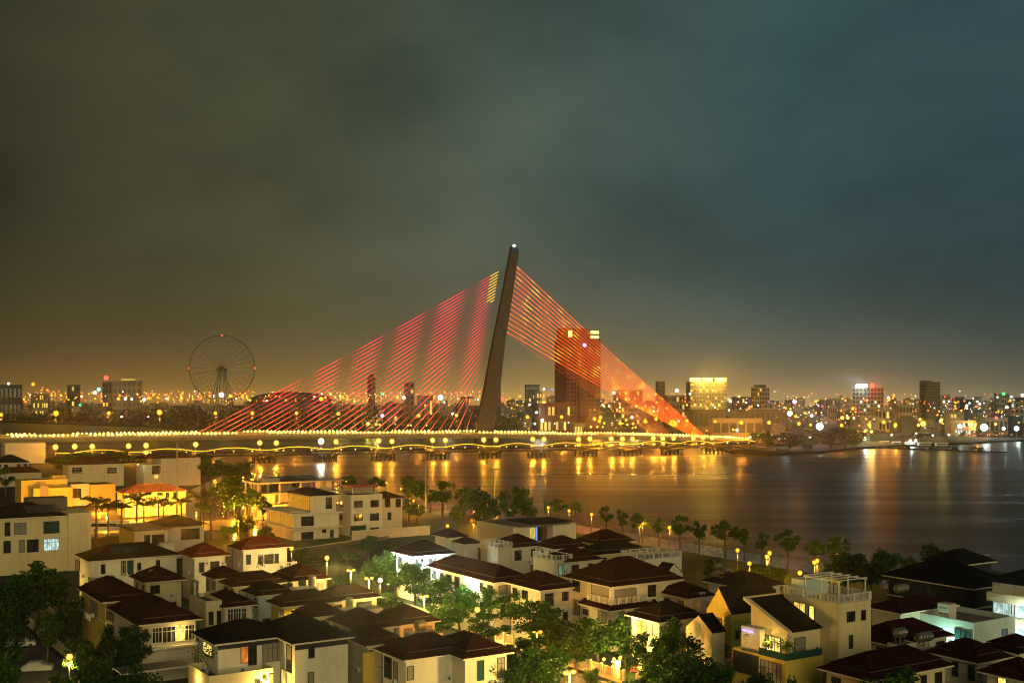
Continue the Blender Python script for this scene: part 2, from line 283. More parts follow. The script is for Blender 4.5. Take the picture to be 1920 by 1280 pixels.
# ------------------------------------------------------------------ windows (one mesh per size, shared)
WM = {}
def wmesh(w, h, kind, mull):
    key = (round(w, 1), round(h, 1), kind, mull)
    if key not in WM:
        w, h = max(.4, key[0]), max(.5, key[1]); g = {'dark': 'glass', 'curtain': 'curtain', 'teal': 'teal_glass', 'wood': 'wood'}.get(kind, kind)
        p = MB(); p.box(0, -.03, 0, w, .01, h, g)
        f = MB(); fr = 'white_frame' if mull < 0 else 'frame'; k = abs(mull); t = .07
        f.box(-t, -.1, -t, w + t, .012, 0, fr); f.box(-t, -.1, h, w + t, .012, h + t, fr); f.box(-t, -.1, 0, 0, .012, h, fr); f.box(w, -.1, 0, w + t, .012, h, fr)
        for i in range(1, k + 1): f.box(w * i / (k + 1) - .03, -.08, 0, w * i / (k + 1) + .03, -.031, h, fr)
        if k >= 1 and h > 1.9: f.box(0, -.078, h * .72 - .03, w, -.033, h * .72 + .03, fr)
        WM[key] = (p.mesh('window'), f.mesh('frame'))
    return WM[key]
def win(h, face, x, z, w, hh, kind='dark', mull=1, off=0.0):
    a, bb = wmesh(w, hh, kind, mull)
    if face == 'u': o = link('window', a, h['e'], (x, h['y0'] - off, z))
    else: o = link('window', a, h['e'], (h['x0'] - off, x + w, z), -math.pi / 2)
    link('frame', bb, o); return o
def hit(h, face, px, py, off=0.0):
    """where the sight line through a pixel meets the front (u) or left (v) wall plane, in house coordinates"""
    d = Vector(((px - 960) / F, 1, -(py - HY) / F)); o = Vector((0, 0, H)); c = h['c']; rz = h['rz']
    uu = Vector((math.cos(rz), math.sin(rz), 0)); vv = Vector((-math.sin(rz), math.cos(rz), 0))
    lo, ld = Vector(((o - c).dot(uu), (o - c).dot(vv), H)), Vector((d.dot(uu), d.dot(vv), d.z))
    t = ((h['y0'] - off) - lo.y) / ld.y if face == 'u' else ((h['x0'] - off) - lo.x) / ld.x
    return lo + ld * t
def winpx(h, face, r, kind='dark', mull=1, off=0.0):
    x0, y0, x1, y1 = r; a, c = hit(h, face, x0, (y0 + y1) / 2, off), hit(h, face, x1, (y0 + y1) / 2, off)
    top, bot = hit(h, face, (x0 + x1) / 2, y0, off).z, hit(h, face, (x0 + x1) / 2, y1, off).z
    i = 0 if face == 'u' else 1
    s, w = min(a[i], c[i]), abs(a[i] - c[i]); bot = max(bot, .15)
    if top - bot < .3 or top > 60: return
    return win(h, face, s, bot, w, top - bot, kind, mull, off)
# ------------------------------------------------------------------ roofs
def hip_mesh(b, x0, y0, x1, y1, z, slope, m, skirt=True):
    def hip(x0, y0, x1, y1, z):
        w, d = x1 - x0, y1 - y0; r = min(w, d) / 2; t = z + r * slope
        if w >= d: A, B = (x0 + r, y0 + r, t), (x1 - r, y0 + r, t)
        else: A, B = (x0 + r, y0 + r, t), (x0 + r, y1 - r, t)
        P = [(x0, y0, z), (x1, y0, z), (x1, y1, z), (x0, y1, z)]
        if w >= d: fs = [(P[0], P[1], B, A), (P[1], P[2], B), (P[2], P[3], A, B), (P[3], P[0], A)]; hp = [(P[0], A), (P[3], A), (P[1], B), (P[2], B), (A, B)]
        else: fs = [(P[0], P[1], A), (P[1], P[2], B, A), (P[2], P[3], B), (P[3], P[0], A, B)]; hp = [(P[0], A), (P[1], A), (P[2], B), (P[3], B), (A, B)]
        for f in fs: b.face(f, m)
        b.face(P[::-1], m)
        for p, q in hp: b.tube(p, q, .11, m, 5)
    if not skirt: hip(x0, y0, x1, y1, z); return
    k = min(1.15, (x1 - x0) * .16, (y1 - y0) * .16); zz = z + k * slope
    P = [(x0, y0, z), (x1, y0, z), (x1, y1, z), (x0, y1, z)]; Q = [(x0 + k, y0 + k, zz), (x1 - k, y0 + k, zz), (x1 - k, y1 - k, zz), (x0 + k, y1 - k, zz)]
    for i in range(4): j = (i + 1) % 4; b.face((P[i], P[j], Q[j], Q[i]), m); b.tube(P[i], Q[i], .11, m, 5)
    b.face(P[::-1], m)
    kk = k + .12; b.box(x0 + kk, y0 + kk, zz - .05, x1 - kk, y1 - kk, zz + .12, 'slab')
    hip(x0 + k - .1, y0 + k - .1, x1 - k + .1, y1 - k + .1, zz + .12)
def fascia(roof, x0, y0, x1, y1, z, hgt=.2, m='fascia'):
    b = MB(); i = .03; t = .14
    b.box(x0 + i, y0 + i, z - hgt, x1 - i, y0 + i + t, z - .003, m); b.box(x0 + i, y1 - i - t, z - hgt, x1 - i, y1 - i, z - .003, m)
    b.box(x0 + i, y0 + i + t, z - hgt, x0 + i + t, y1 - i - t, z - .003, m); b.box(x1 - i - t, y0 + i + t, z - hgt, x1 - i, y1 - i - t, z - .003, m)
    return part('fascia', b, roof)
HS = {}
def frame_house(key, C, xl, xr, he, label, name='villa', rz=TH, Lv=None, Lu=None, minv=0, minu=0, o=.75, cat='house'):
    P = gp(C[0], C[1], he); uu = (math.cos(rz), math.sin(rz)); vv = (-uu[1], uu[0])
    if Lu is None: t = (xr - 960) / F; Lu = (t * P.y - P.x) / (uu[0] - t * uu[1])
    if Lv is None: t = (xl - 960) / F; Lv = (t * P.y - P.x) / (vv[0] - t * vv[1])
    Lu, Lv = max(Lu, minu), max(Lv, minv)
    e = thing(name, label, cat, (P.x, P.y, 0), rz)
    h = dict(e=e, c=Vector((P.x, P.y, 0)), rz=rz, Lu=Lu, Lv=Lv, he=he, x0=o, y0=o, o=o); HS[key] = h; return h
def auto_windows(h, faces='uv', seed=0, mull=1, p=.75, top=None):
    r = random.Random(seed); he = top or h['he']; z = he - 2.5
    while z > .4:
        for fc in faces:
            L = (h['Lu'] if fc == 'u' else h['Lv']) - 2 * h['o']; n = int(L // 2.7)
            for i in range(n):
                if r.random() < p:
                    w = r.choice((.9, 1.2, 1.6)); hh = r.choice((1.4, 1.4, 2.0))
                    win(h, fc, h['o'] + L * (i + .5) / n - w / 2, z + 1.4 - hh + .3, w, hh, r.choice(('dark', 'dark', 'dark', 'curtain')), r.choice((mull, mull, 0)))
        z -= 3.3
def villa(key, C, xl, xr, he, label, roof='brown_tile', wall='cream', slope=.5, skirt=True, wins=(), auto=None, **k):
    h = frame_house(key, C, xl, xr, he, label, **k); o = h['o']; Lu, Lv = h['Lu'], h['Lv']
    b = MB(); b.box(o, o, 0, Lu - o, Lv - o, he - .02, wall)
    for z in (he - 3.45,):
        if z > 1: b.box(o - .08, o - .08, z, Lu - o + .08, o - .001, z + .16, 'fascia'); b.box(o - .08, o - .001, z, o - .001, Lv - o + .08, z + .16, 'fascia')
    part('wall', b, h['e'])
    b = MB(); hip_mesh(b, 0, 0, Lu, Lv, he, slope, roof, skirt); r = part('roof', b, h['e']); h['roof'] = r
    fascia(r, 0, 0, Lu, Lv, he)
    for w in wins: winpx(h, *w)
    if auto is not None: auto_windows(h, 'uv', auto)
    r = random.Random(key); b = MB(); b.tube((Lu - o - .25, o - .09, 0), (Lu - o - .25, o - .09, he - .05), .06, 'fascia', 6); part('drainpipe', b, h['e']); b = MB(); b.tube((o - .09, Lv - o - .25, 0), (o - .09, Lv - o - .25, he - .05), .06, 'slab', 6); part('drainpipe', b, h['e'])
    for f_ in range(2):
        b = MB(); z = he - 3.1 - r.random(); t = r.uniform(.3, .7)
        if f_: x = o + (Lu - 2 * o) * t; b.box(x, o - .42, z, x + .8, o - .05, z + .55, 'white_metal'); b.tube((x + .3, o - .43, z + .27), (x + .3, o - .421, z + .27), .2, 'metal', 10)
        else: y = o + (Lv - 2 * o) * t; b.box(o - .42, y, z, o - .05, y + .8, z + .55, 'white_metal'); b.tube((o - .43, y + .4, z + .27), (o - .421, y + .4, z + .27), .2, 'metal', 10)
        part('air_conditioner', b, h['e'])
    return h
def block(h, name, x0, y0, z0, x1, y1, z1, m='white', parapet=0):
    b = MB(); b.box(x0, y0, z0, x1, y1, z1, m)
    if parapet:
        t = .18
        b.box(x0, y0, z1 + .002, x1, y0 + t, z1 + parapet, m); b.box(x0, y1 - t, z1 + .002, x1, y1, z1 + parapet, m); b.box(x0, y0 + t, z1 + .002, x0 + t, y1 - t, z1 + parapet, m); b.box(x1 - t, y0 + t, z1 + .002, x1, y1 - t, z1 + parapet, m)
        b.face([(x0 + t, y0 + t, z1 + .005), (x1 - t, y0 + t, z1 + .005), (x1 - t, y1 - t, z1 + .005), (x0 + t, y1 - t, z1 + .005)], 'slab')
    return part(name, b, h['e'])
def balustrade(h, name, x0, y0, x1, y1, z, hgt=.95, m='white_frame', sides='uvUV', step=.35, post=1.8, parent=None):
    b = MB()
    def run(ax, ay, bx, by):
        L = math.hypot(bx - ax, by - ay); n = max(1, int(L / step))
        b.tube((ax, ay, z + hgt), (bx, by, z + hgt), .06, m, 4); b.tube((ax, ay, z + .1), (bx, by, z + .1), .04, m, 4)
        for i in range(n + 1):
            x, y = ax + (bx - ax) * i / n, ay + (by - ay) * i / n; big = (i % max(1, int(post / step)) == 0); w = .1 if big else .03
            b.box(x - w, y - w, z, x + w, y + w, z + hgt + (.1 if big else -.02), m)
    if 'u' in sides: run(x0, y0, x1, y0)
    if 'v' in sides: run(x0, y0, x0, y1)
    if 'U' in sides: run(x0, y1, x1, y1)
    if 'V' in sides: run(x1, y0, x1, y1)
    return part(name, b, h['e'])
def solar(h, x0, x1, y0, y1, n, rows, slope, lift=.25, base=None):
    z0 = base if base is not None else h['he']
    for r in range(rows):
        for i in range(n):
            a, c = x0 + (x1 - x0) * i / n + .04, x0 + (x1 - x0) * (i + 1) / n - .04; d, e = y0 + (y1 - y0) * r / rows + .04, y0 + (y1 - y0) * (r + 1) / rows - .04
            b = MB(); f = lambda x, y, k=0: (x, y, z0 + y * slope + lift + k)
            b.raw([f(a, d), f(c, d), f(c, e), f(a, e), f(a, d, .06), f(c, d, .06), f(c, e, .06), f(a, e, .06)], [(0, 3, 2, 1), (4, 5, 6, 7), (0, 1, 5, 4), (1, 2, 6, 5), (2, 3, 7, 6), (3, 0, 4, 7)], 'panel')
            for p, q in ((f(a, d, .08), f(c, d, .08)), (f(a, e, .08), f(c, e, .08)), (f(a, d, .08), f(a, e, .08)), (f(c, d, .08), f(c, e, .08))): b.tube(p, q, .035, 'metal', 4)
            part('solar_panel', b, h['e'])
# ================================================================== the bridges
BR = thing('cable_stayed_bridge', 'long cable-stayed bridge with one leaning pylon and glowing red and orange stays', 'bridge', (-24, 950, 0), math.atan(.35))
bc, bs = math.cos(math.atan(.35)), math.sin(math.atan(.35))
def b2l(p): d = Vector(p) - Vector((-24, 950, 0)); return Vector((d.x * bc + d.y * bs, -d.x * bs + d.y * bc, d.z))
def brp(px, py, off=0.0):
    """bridge coordinates of a pixel on the vertical plane along the bridge at a side offset"""
    o, d = b2l((0, 0, H)), Vector(((px - 960) / F, 1, -(py - HY) / F)); d = Vector((d.x * bc + d.y * bs, -d.x * bs + d.y * bc, d.z)); t = (off - o.y) / d.y
    return o + d * t
rows = [(-160, 821.5), (0, 818.5), (480, 812), (900, 811), (1200, 815), (1330, 819), (1440, 824)]
rail = [brp(x, y, -17) for x, y in rows]
def dz_(s):
    for a, c in zip(rail, rail[1:]):
        if s <= c.x or c is rail[-1]: return a.z + (c.z - a.z) * (s - a.x) / (c.x - a.x) - 1.0
s0, s1 = rail[0].x, rail[-1].x
st = [s0 + (s1 - s0) * i / 60 for i in range(61)]
b = MB()
for a, c in zip(st, st[1:]):
    za, zc = dz_(a), dz_(c)
    for y0, y1, t0, t1 in ((-17.5, 17.5, -1.4, 0), (-11, 11, -3.4, -1.4)):
        b.raw([(a, y0, za + t0), (c, y0, zc + t0), (c, y1, zc + t0), (a, y1, za + t0), (a, y0, za + t1), (c, y0, zc + t1), (c, y1, zc + t1), (a, y1, za + t1)], [(0, 3, 2, 1), (4, 5, 6, 7), (0, 1, 5, 4), (2, 3, 7, 6)], 'bridge_concrete')
part('deck', b, BR)
for y in (-17.2, 17.2):
    b = MB()
    for a, c in zip(st, st[1:]):
        za, zc = dz_(a), dz_(c); b.tube((a, y, za + .95), (c, y, zc + .95), .22, 'rail_glow', 4); b.tube((a, y, za + .5), (c, y, zc + .5), .05, 'white_metal', 4)  # top rail emits gold in place of the lamplit band on the deck
        for k in (0, .5): b.tube((a + (c - a) * k, y, za + (zc - za) * k), (a + (c - a) * k, y, za + (zc - za) * k + 1), .07, 'white_metal', 4)
    part('railing', b, BR)
# railing lamps: two rows; the nearest hundred are parts, the rest one mass
pos = []; n = int((s1 - s0) / 3.0)
for j, y in enumerate((-17.2, 17.2)):
    for i in range(n):
        s = s0 + (i + .5) * 3.0 + rnd.uniform(-.35, .35); off = math.sin(s * .11 + j * 2) + math.sin(s * .043 + j)
        if off < -1.35 or (j == 1 and off < -.5 and s < -60): continue
        pos.append((s, y, dz_(s) + 1.45, rnd.choice((.75, .85, .95, 1.15))))
one = MB(); one.octa((0, 0, 0), 1, 'bulb_gold'); one = one.mesh('railing_lamp')
nearest = sorted(range(len(pos)), key=lambda i: (pos[i][1] > 0, abs(pos[i][0] + 60)))
for i in nearest[:100]: link('railing_lamp', one, BR, pos[i][:3], 0, pos[i][3])
b = MB()
for i in nearest[100:]: b.octa(pos[i][:3], pos[i][3], 'bulb_gold')
tag(part('railing_lamp', b, BR), None, None, None, 'stuff')
# pylon: a leaning tapered mast with a step where the back stays end
left = [(891, 812), (908, 726), (924, 640), (941, 552), (955, 476)]; right = [(922, 812), (936, 726), (946, 640), (947.5, 628), (960, 552), (971, 478)]
L = [brp(*p) for p in left]; Rr = [brp(*p) for p in right]
def edge(E_, z):
    for a, c in zip(E_, E_[1:]):
        if z <= c.z or c is E_[-1]: return a.x + (c.x - a.x) * (z - a.z) / (c.z - a.z)
zb, zt = -3, L[-1].z
zs = [zb] + [8 + (zt - 8) * i / 24 for i in range(25)]; b = MB(); ring = []
for z in zs:
    x0, x1 = edge(L, max(z, L[0].z)), edge(Rr, max(z, Rr[0].z)); w = 4.6 - 2.0 * max(0, z) / zt; c = 1.0
    ring.append([(x0 + c, -w, z), (x1 - c, -w, z), (x1, -w + c, z), (x1, w - c, z), (x1 - c, w, z), (x0 + c, w, z), (x0, w - c, z), (x0, -w + c, z)])
for r0, r1 in zip(ring, ring[1:]):
    for i in range(8): b.face([r0[i], r0[(i + 1) % 8], r1[(i + 1) % 8], r1[i]], 'pylon_concrete')
b.face(ring[-1], 'pylon_concrete'); part('pylon', b, BR)
top = ring[-1]; tx = sum(p[0] for p in top) / 8
b = MB(); b.raw([(p[0], p[1], p[2] + .01) for p in top] + [(tx + (p[0] - tx) * .9 + .4, p[1] * .85, zt + (6 if p[0] < tx else 4.4)) for p in top], [tuple(range(7, -1, -1)), tuple(range(8, 16))] + [(i, (i + 1) % 8, 8 + (i + 1) % 8, 8 + i) for i in range(8)], 'bluecap')
cap = part('pylon_cap', b, BR); b = MB(); b.ball((tx - .2, -1.6, zt + 6.6), 1.1, 'star_white'); b.tube((tx + 2, 0, zt + 4), (tx + 2, 0, zt + 12), .12, 'metal', 4); part('beacon', b, cap)
def cable(p, q, m):
    b = MB(); p, q = Vector(p), Vector(q); k = 6
    pts = [p.lerp(q, i / k) - Vector((0, 0, 1.6 * math.sin(math.pi * i / k) * (q - p).length / 200)) for i in range(k + 1)]
    b.path(pts, {'cable_red': .16, 'cable_orange': .12, 'cable_dim': .1}[m], m, 4); part('stay_cable', b, BR)
for i in range(30):
    f = i / 29; d = brp(364 + (872 - 364) * f, 806); z = brp(955 - 40 * f, 500 + 168 * f).z
    cable((d.x, 0, dz_(d.x)), (edge(L, z) + .4, 0, z), 'cable_red')
for side, (xa, xb) in ((-1, (1303, 1327)), (1, (1228, 1262))):
    for i in range(15):
        f = i / 14; z = brp(968 - 21 * f, 499 + 122 * f).z; a = brp(xb + (xa - xb) * f, 810, side * 15)
        cable((a.x, side * 15, dz_(a.x)), (edge(Rr, z) - .4, side * 1.2, z), 'cable_orange' if side < 0 else 'cable_dim')
# street lamps on the deck
def pole_lamp(name, label, cat, loc, hgt, gmat, watts, col, r=.3, heads=1, group=None, rz=0, arm=.0, pole='metal', pr=.09, lr=.22):
    e = thing(name, label, cat, loc, rz, group); b = MB(); b.tube((0, 0, 0), (0, 0, .5), pr * 2, pole, 8); b.tube((0, 0, .5), (0, 0, hgt), pr, pole, 8, pr * .7)
    hs = [0] if heads == 1 and not arm else ([arm] if heads == 1 else [-arm, arm])
    for x in hs:
        if x: b.path([(0, 0, hgt - .35), (x * .5, 0, hgt + .05), (x, 0, hgt + .12)], .05, pole, 5)
    part('pole', b, e)
    for x in hs:
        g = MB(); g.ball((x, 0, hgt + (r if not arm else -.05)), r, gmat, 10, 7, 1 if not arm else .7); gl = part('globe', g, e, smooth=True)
        cp = MB(); zc = hgt + (2 * r if not arm else .1); cp.tube((x, 0, zc - .04), (x, 0, zc + .1), r * .75, pole, 8, r * .3); part('lamp_cap', cp, gl)
    if watts: 
        for x in hs: point(e, (x, -.05, hgt - r - lr - (.1 if not arm else .3)), watts / len(hs), col, lr)
    return e
for i, (px, py) in enumerate([(2, 779), (105, 778), (204, 776), (299, 776), (404, 776), (473, 776), (556, 776), (634, 777), (785, 780), (856, 780), (927, 782), (989, 783), (1053, 783), (1126, 784), (1230, 787), (1288, 790)]):
    p = brp(px, py, -15.5 if i % 2 else 15.5); z0 = dz_(p.x); w = Vector((-24 + p.x * bc - p.y * bs, 950 + p.x * bs + p.y * bc, z0))
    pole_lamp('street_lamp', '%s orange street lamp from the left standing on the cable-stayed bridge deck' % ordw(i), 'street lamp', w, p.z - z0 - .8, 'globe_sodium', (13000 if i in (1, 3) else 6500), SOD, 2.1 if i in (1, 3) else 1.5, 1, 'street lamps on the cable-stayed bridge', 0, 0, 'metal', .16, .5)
# ------------------------------------------------------------------ the old truss bridge
OB = thing('truss_bridge', 'old low iron truss bridge with golden light strings on trestle piers', 'bridge', (-156, 739, 0), math.atan(.375))
oc, os_ = math.cos(math.atan(.375)), math.sin(math.atan(.375))
def obp(px, py, off=0.0):
    o = Vector((156 * oc + -739 * os_, 156 * os_ * -1 + -739 * oc, H)); d = Vector(((px - 960) / F, 1, -(py - HY) / F)); o.y = -156 * os_ - 739 * oc
    o.x = 156 * oc - 739 * os_; d = Vector((d.x * oc + d.y * os_, -d.x * os_ + d.y * oc, d.z)); t = (off - o.y) / d.y; return o + d * t
pp = [495, 610, 718, 822, 919, 1010, 1099, 1182, 1260, 1335]
ps = [obp(x, 850).x for x in pp]; span = ps[1] - ps[0]
ps = [ps[0] - span * 3, ps[0] - span * 2, ps[0] - span] + ps + [ps[-1] + span]
DZ = 5.3
b = MB(); b.box(ps[0], -4, DZ - .6, ps[-1], 4, DZ, 'old_steel'); part('deck', b, OB)
for a, c in zip(ps, ps[1:]):
    b = MB(); sl = MB(); k = 10
    for y in (-4.2, 4.2):
        zt_ = lambda i: DZ + 1.2 + 1.5 * math.sin(math.pi * i / k); zl = lambda i: DZ - 2.6 + .9 * abs(math.cos(math.pi * i / k)) * 0
        X = lambda i: a + 5 + (c - a - 10) * i / k
        for i in range(k):
            b.tube((X(i), y, DZ - 2.4), (X(i + 1), y, DZ - 2.4), .16, 'old_steel', 4); b.tube((X(i), y, DZ + .3), (X(i + 1), y, DZ + .3), .18, 'old_steel', 4)
            b.tube((X(i), y, zt_(i)), (X(i + 1), y, zt_(i + 1)), .16, 'old_steel', 4)
            b.tube((X(i), y, DZ - 2.4), (X(i + .5), y, DZ + .3), .1, 'old_steel', 4); b.tube((X(i + .5), y, DZ + .3), (X(i + 1), y, DZ - 2.4), .1, 'old_steel', 4)
            b.tube((X(i), y, DZ + .3), (X(i), y, zt_(i)), .1, 'old_steel', 4); b.tube((X(i), y, DZ + .3), (X(i + 1), y, zt_(i + 1)), .08, 'old_steel', 4)
            if y < 0: sl.tube((X(i), y - .25, zt_(i) + .25), (X(i + 1), y - .25, zt_(i + 1) + .25), .17, 'string_gold', 4)
        if y < 0: sl.tube((a - 5, y - .25, DZ + 1.25), (a + 5, y - .25, DZ + 1.25), .15, 'string_gold', 4)
    sp = part('truss_span', b, OB); part('light_string', sl, sp)
    for i in range(1, 4):
        g = MB(); g.octa((a + (c - a) * (i / 4 + rnd.uniform(-.05, .05)), -4.6, DZ + .7), rnd.uniform(.3, .55), 'bulb_gold'); part('deck_lamp', g, OB)
for s in ps[1:-1]:
    b = MB(); hw = 6.4
    for x in (-hw, -hw / 2, 0, hw / 2, hw):
        for y in (-3.6, 3.6): b.tube((s + x, y, -4), (s + x, y, DZ - 2.6), .5, 'old_steel', 5)
    for y in (-3.6, 3.6):
        b.tube((s - hw - 1, y, DZ - 2.7), (s + hw + 1, y, DZ - 2.7), .5, 'old_steel', 4); b.tube((s - hw, y, .6), (s + hw, y, .6), .26, 'old_steel', 4)
        for i in range(4):
            x0 = s - hw + i * hw / 2; m_ = 5
            for j in range(m_): b.tube((x0 + hw / 2 * j / m_, y, -.2 + 2.4 * math.sin(math.pi * j / m_)), (x0 + hw / 2 * (j + 1) / m_, y, -.2 + 2.4 * math.sin(math.pi * (j + 1) / m_)), .12, 'old_steel', 4)
    for x in (-hw, 0, hw): b.tube((s + x, -3.6, DZ - 2.9), (s + x, 3.6, DZ - 2.9), .2, 'old_steel', 4)
    part('trestle_pier', b, OB)
for i, (px, py) in enumerate([(104, 841), (140, 840), (173, 840), (241, 839), (274, 838), (367, 836), (487, 833), (518, 833), (602, 831), (630, 831), (710, 829), (735, 830), (811, 828), (835, 828), (907, 827), (930, 827), (999, 826), (1020, 826), (1085, 826), (1106, 825), (1146, 825), (1167, 825), (1186, 825), (1225, 824), (1243, 824), (1263, 824), (1300, 824), (1318, 823), (1335, 823)]):
    p = obp(px, py, -4.4); w = Vector((-156 + p.x * oc - p.y * os_, 739 + p.x * os_ + p.y * oc, DZ)); wh = i == 8
    pole_lamp('bridge_lamp', ('bright white lamp among the golden lamps of the old truss bridge' if wh else '%s golden lamp from the left along the old truss bridge' % ordw(i)), 'lamp', w, max(1.5, p.z - DZ - .7), 'globe_white' if wh else 'globe_warm', 11000 if wh else 9000, (1, .9, .7) if wh else (1, .42, .03), 2.1 if wh else 1.75, 1, 'lamps on the old truss bridge', 0, 0, 'metal', .14, .5)
# ------------------------------------------------------------------ ferris wheel
c = at(416, 690, 2080); R = 60 * 2080 / F
FW = thing('ferris_wheel', 'tall unlit ferris wheel standing grey against the hazy sky', 'ferris wheel', (c.x, c.y, 0))
b = MB()
for y in (-3, 3):
    for rr, t in ((R, .28), (R * .9, .16), (R * .76, .12), (R * .62, .1)):
        pts = [(rr * math.cos(2 * math.pi * i / 64), y, c.z + rr * math.sin(2 * math.pi * i / 64)) for i in range(65)]; b.path(pts, t, 'wheel_steel', 4)
part('rim', b, FW)
for i in range(28):
    b = MB(); a = 2 * math.pi * i / 28
    for y in (-3, 3): b.tube((4 * math.cos(a), y * .6, c.z + 4 * math.sin(a)), (R * math.cos(a), y, c.z + R * math.sin(a)), .2, 'wheel_steel', 4)
    part('spoke', b, FW)
g = MB(); g.ball((0, 0, 0), 1.3, 'far_dark', 8, 6, 1.2); g.tube((0, -2.8, 0), (0, 2.8, 0), .2, 'far_dark', 5); g = g.mesh('gondola')
gr = MB(); gr.ball((0, 0, 0), 1.3, 'sign_red', 8, 6, 1.0); gr = gr.mesh('gondola')
for i in range(64): a = 2 * math.pi * i / 64; o = link('gondola', gr if i in (16, 0, 32) else g, FW, ((R + 1.6) * math.cos(a), 0, c.z + (R + 1.6) * math.sin(a)))
b = MB(); b.box(-8, -6, c.z - 5, 8, 6, c.z - 1, 'far_dark'); b.tube((0, -9, c.z), (0, 9, c.z), 4, 'far_dark', 12); part('hub', b, FW)
for sx in (-1, 1):
    for sy in (-1, 1):
        for k in (24, 10): b = MB(); b.tube((sx * k, sy * 10, 0), (sx * 3, sy * 7, c.z - 2), 1.0, 'wheel_steel', 6); part('leg', b, FW)
# ================================================================== the far city
def tower(name, label, pc, xl, xr, ytop, Y, m, rz=.3, depth=None, floors=0, cols=0, lit=.06, litmat='lit_yellow', wmat='glass', top=None, cat='building', vcols=0, fl0=.04, wfill=.55, minv=9):
    P = at(pc, ytop, Y)
    uu = (math.cos(rz), math.sin(rz)); vv = (-uu[1], uu[0])
    t = (xr - 960) / F; Lu = max(5, (t * P.y - P.x) / (uu[0] - t * uu[1])); t = (xl - 960) / F; Lv = (t * P.y - P.x) / (vv[0] - t * vv[1]) if xl < pc - .5 else minv
    Lv = max(minv, Lv); e = thing(name, label, cat, (P.x, P.y, -.2), rz); he = P.z + .2
    b = MB(); b.box(0, 0, 0, Lu, Lv, he, m); part('wall', b, e)
    b = MB(); b.box(-.3, -.3, he, Lu + .3, Lv + .3, he + .9, m)
    if top: b.box(Lu * top[0], Lv * .2, he + .9, Lu * top[1], Lv * .8, he + top[2], top[3] if len(top) > 3 else m)
    part('roof', b, e)
    r = random.Random(label); cand = []
    for f in range(floors):
        for face, n, Lx in (('u', cols, Lu), ('v', vcols, Lv)):
            for i in range(n): cand.append((face, Lx * (i + .5) / n, he * (fl0 + (1 - fl0) * (f + .25) / floors), Lx / n * wfill, he * (1 - fl0) / floors * .55))
    r.shuffle(cand); cache = {}; rest = MB()
    for k, (face, x, z, w, hh) in enumerate(cand):
        mm = litmat if r.random() < lit else wmat
        if k < 100:
            key = (face, mm)
            if key not in cache:
                q = MB(); q.box(-w / 2, -.25, 0, w / 2, .02, hh, mm) if face == 'u' else q.box(-.25, -w / 2, 0, .02, w / 2, hh, mm); cache[key] = q.mesh('window')
            link('window', cache[key], e, (x, 0, z) if face == 'u' else (0, x, z))
        elif face == 'u': rest.box(x - w / 2, -.25, z, x + w / 2, .02, z + hh, mm)
        else: rest.box(-.25, x - w / 2, z, .02, x + w / 2, z + hh, mm)
    if rest.v: tag(part('window', rest, e), None, None, None, 'stuff')
    return e, Lu, Lv, he
e, Lu, Lv, he = tower('hotel_tower', 'tall brown slab hotel tower right of the pylon behind the orange stays', 1062, 1040, 1126, 638, 1300, 'hotel_brown', .36, floors=19, cols=10, vcols=0, lit=.02, fl0=.14, wfill=.5)
b = MB(); b.box(Lu * .0, 1, he + .9, Lu * .62, Lv * .8, he + 14, 'hotel_brown'); b.box(Lu * .66, 1, he + .9, Lu * .98, Lv * .6, he + 7, 'hotel_brown'); part('penthouse', b, e)
b = MB(); b.box(Lu * .36, -1.6, 6, Lu * .56, -.3, he - .5, 'hotel_brown'); part('facade_band', b, e)
for z, hh in ((he + 7.4, 4.2), (he + 2.2, 4.2)):
    b = MB(); x0, x1 = Lu * .7, Lu * .97; b.box(x0, .2, z, x1, .9, z + hh, 'far_dark')
    for i in range(6): xa = x0 + .5 + (x1 - x0 - 1) * i / 6; b.box(xa, -.1, z + .6, xa + (x1 - x0) / 6 * .72, .19, z + hh - .6, 'sign_gold')
    part('sign', b, e)
b = MB(); b.box(Lu * .07, .2, he + 4, Lu * .17, .9, he + 11, 'sign_gold'); part('sign', b, e)
b = MB(); b.ball((Lu * .5, -3, he - 5), 2.1, 'sign_pink'); part('beacon', b, e)
tower('hotel_podium', 'low brown podium hall left of the brown hotel tower', 1012, 1000, 1070, 757, 1200, 'hotel_brown', .3, floors=2, cols=8, lit=.5, wmat='far_dark')
e, Lu, Lv, he = tower('gold_hotel', 'wide hotel with gold lit crown and gold base on the far bank', 1294, 1286, 1363, 716, 1480, 'far_pale', .1, floors=10, cols=12, lit=.14, litmat='lit_gold', wmat='far_grey', fl0=.22, wfill=.7)
for x0, x1 in ((.0, .28), (.34, .6), (.68, .98)): b = MB(); b.box(Lu * x0, -.8, he + 1.1, Lu * x1, 1, he + 5.4, 'sign_gold'); part('sign', b, e)
q = MB(); q.box(-.7, -.5, 0, .7, .02, 2.6, 'lit_gold'); q = q.mesh('lit_bay')
for i in range(22):
    for z, k in ((he - 4.5, .7), (.21 * he, .6), (.1 * he, .8)):
        if rnd.random() < k: link('lit_bay', q, e, (Lu * (i + .5) / 22, 0, z))
point(e, (Lu * .3, -9, he + 3), 22000, (1, .6, .08), 3); point(e, (Lu * .75, -9, he + 3), 22000, (1, .6, .08), 3); point(e, (Lu / 2, -12, 6), 30000, (1, .75, .1), 1)
tower('tower_block', 'pale green balconied tower block right of the gold hotel', 1424, 1408, 1443, 727, 1500, 'far_pale', .5, floors=9, cols=4, vcols=4, lit=.05, top=(.1, .8, 4, 'far_dark'))
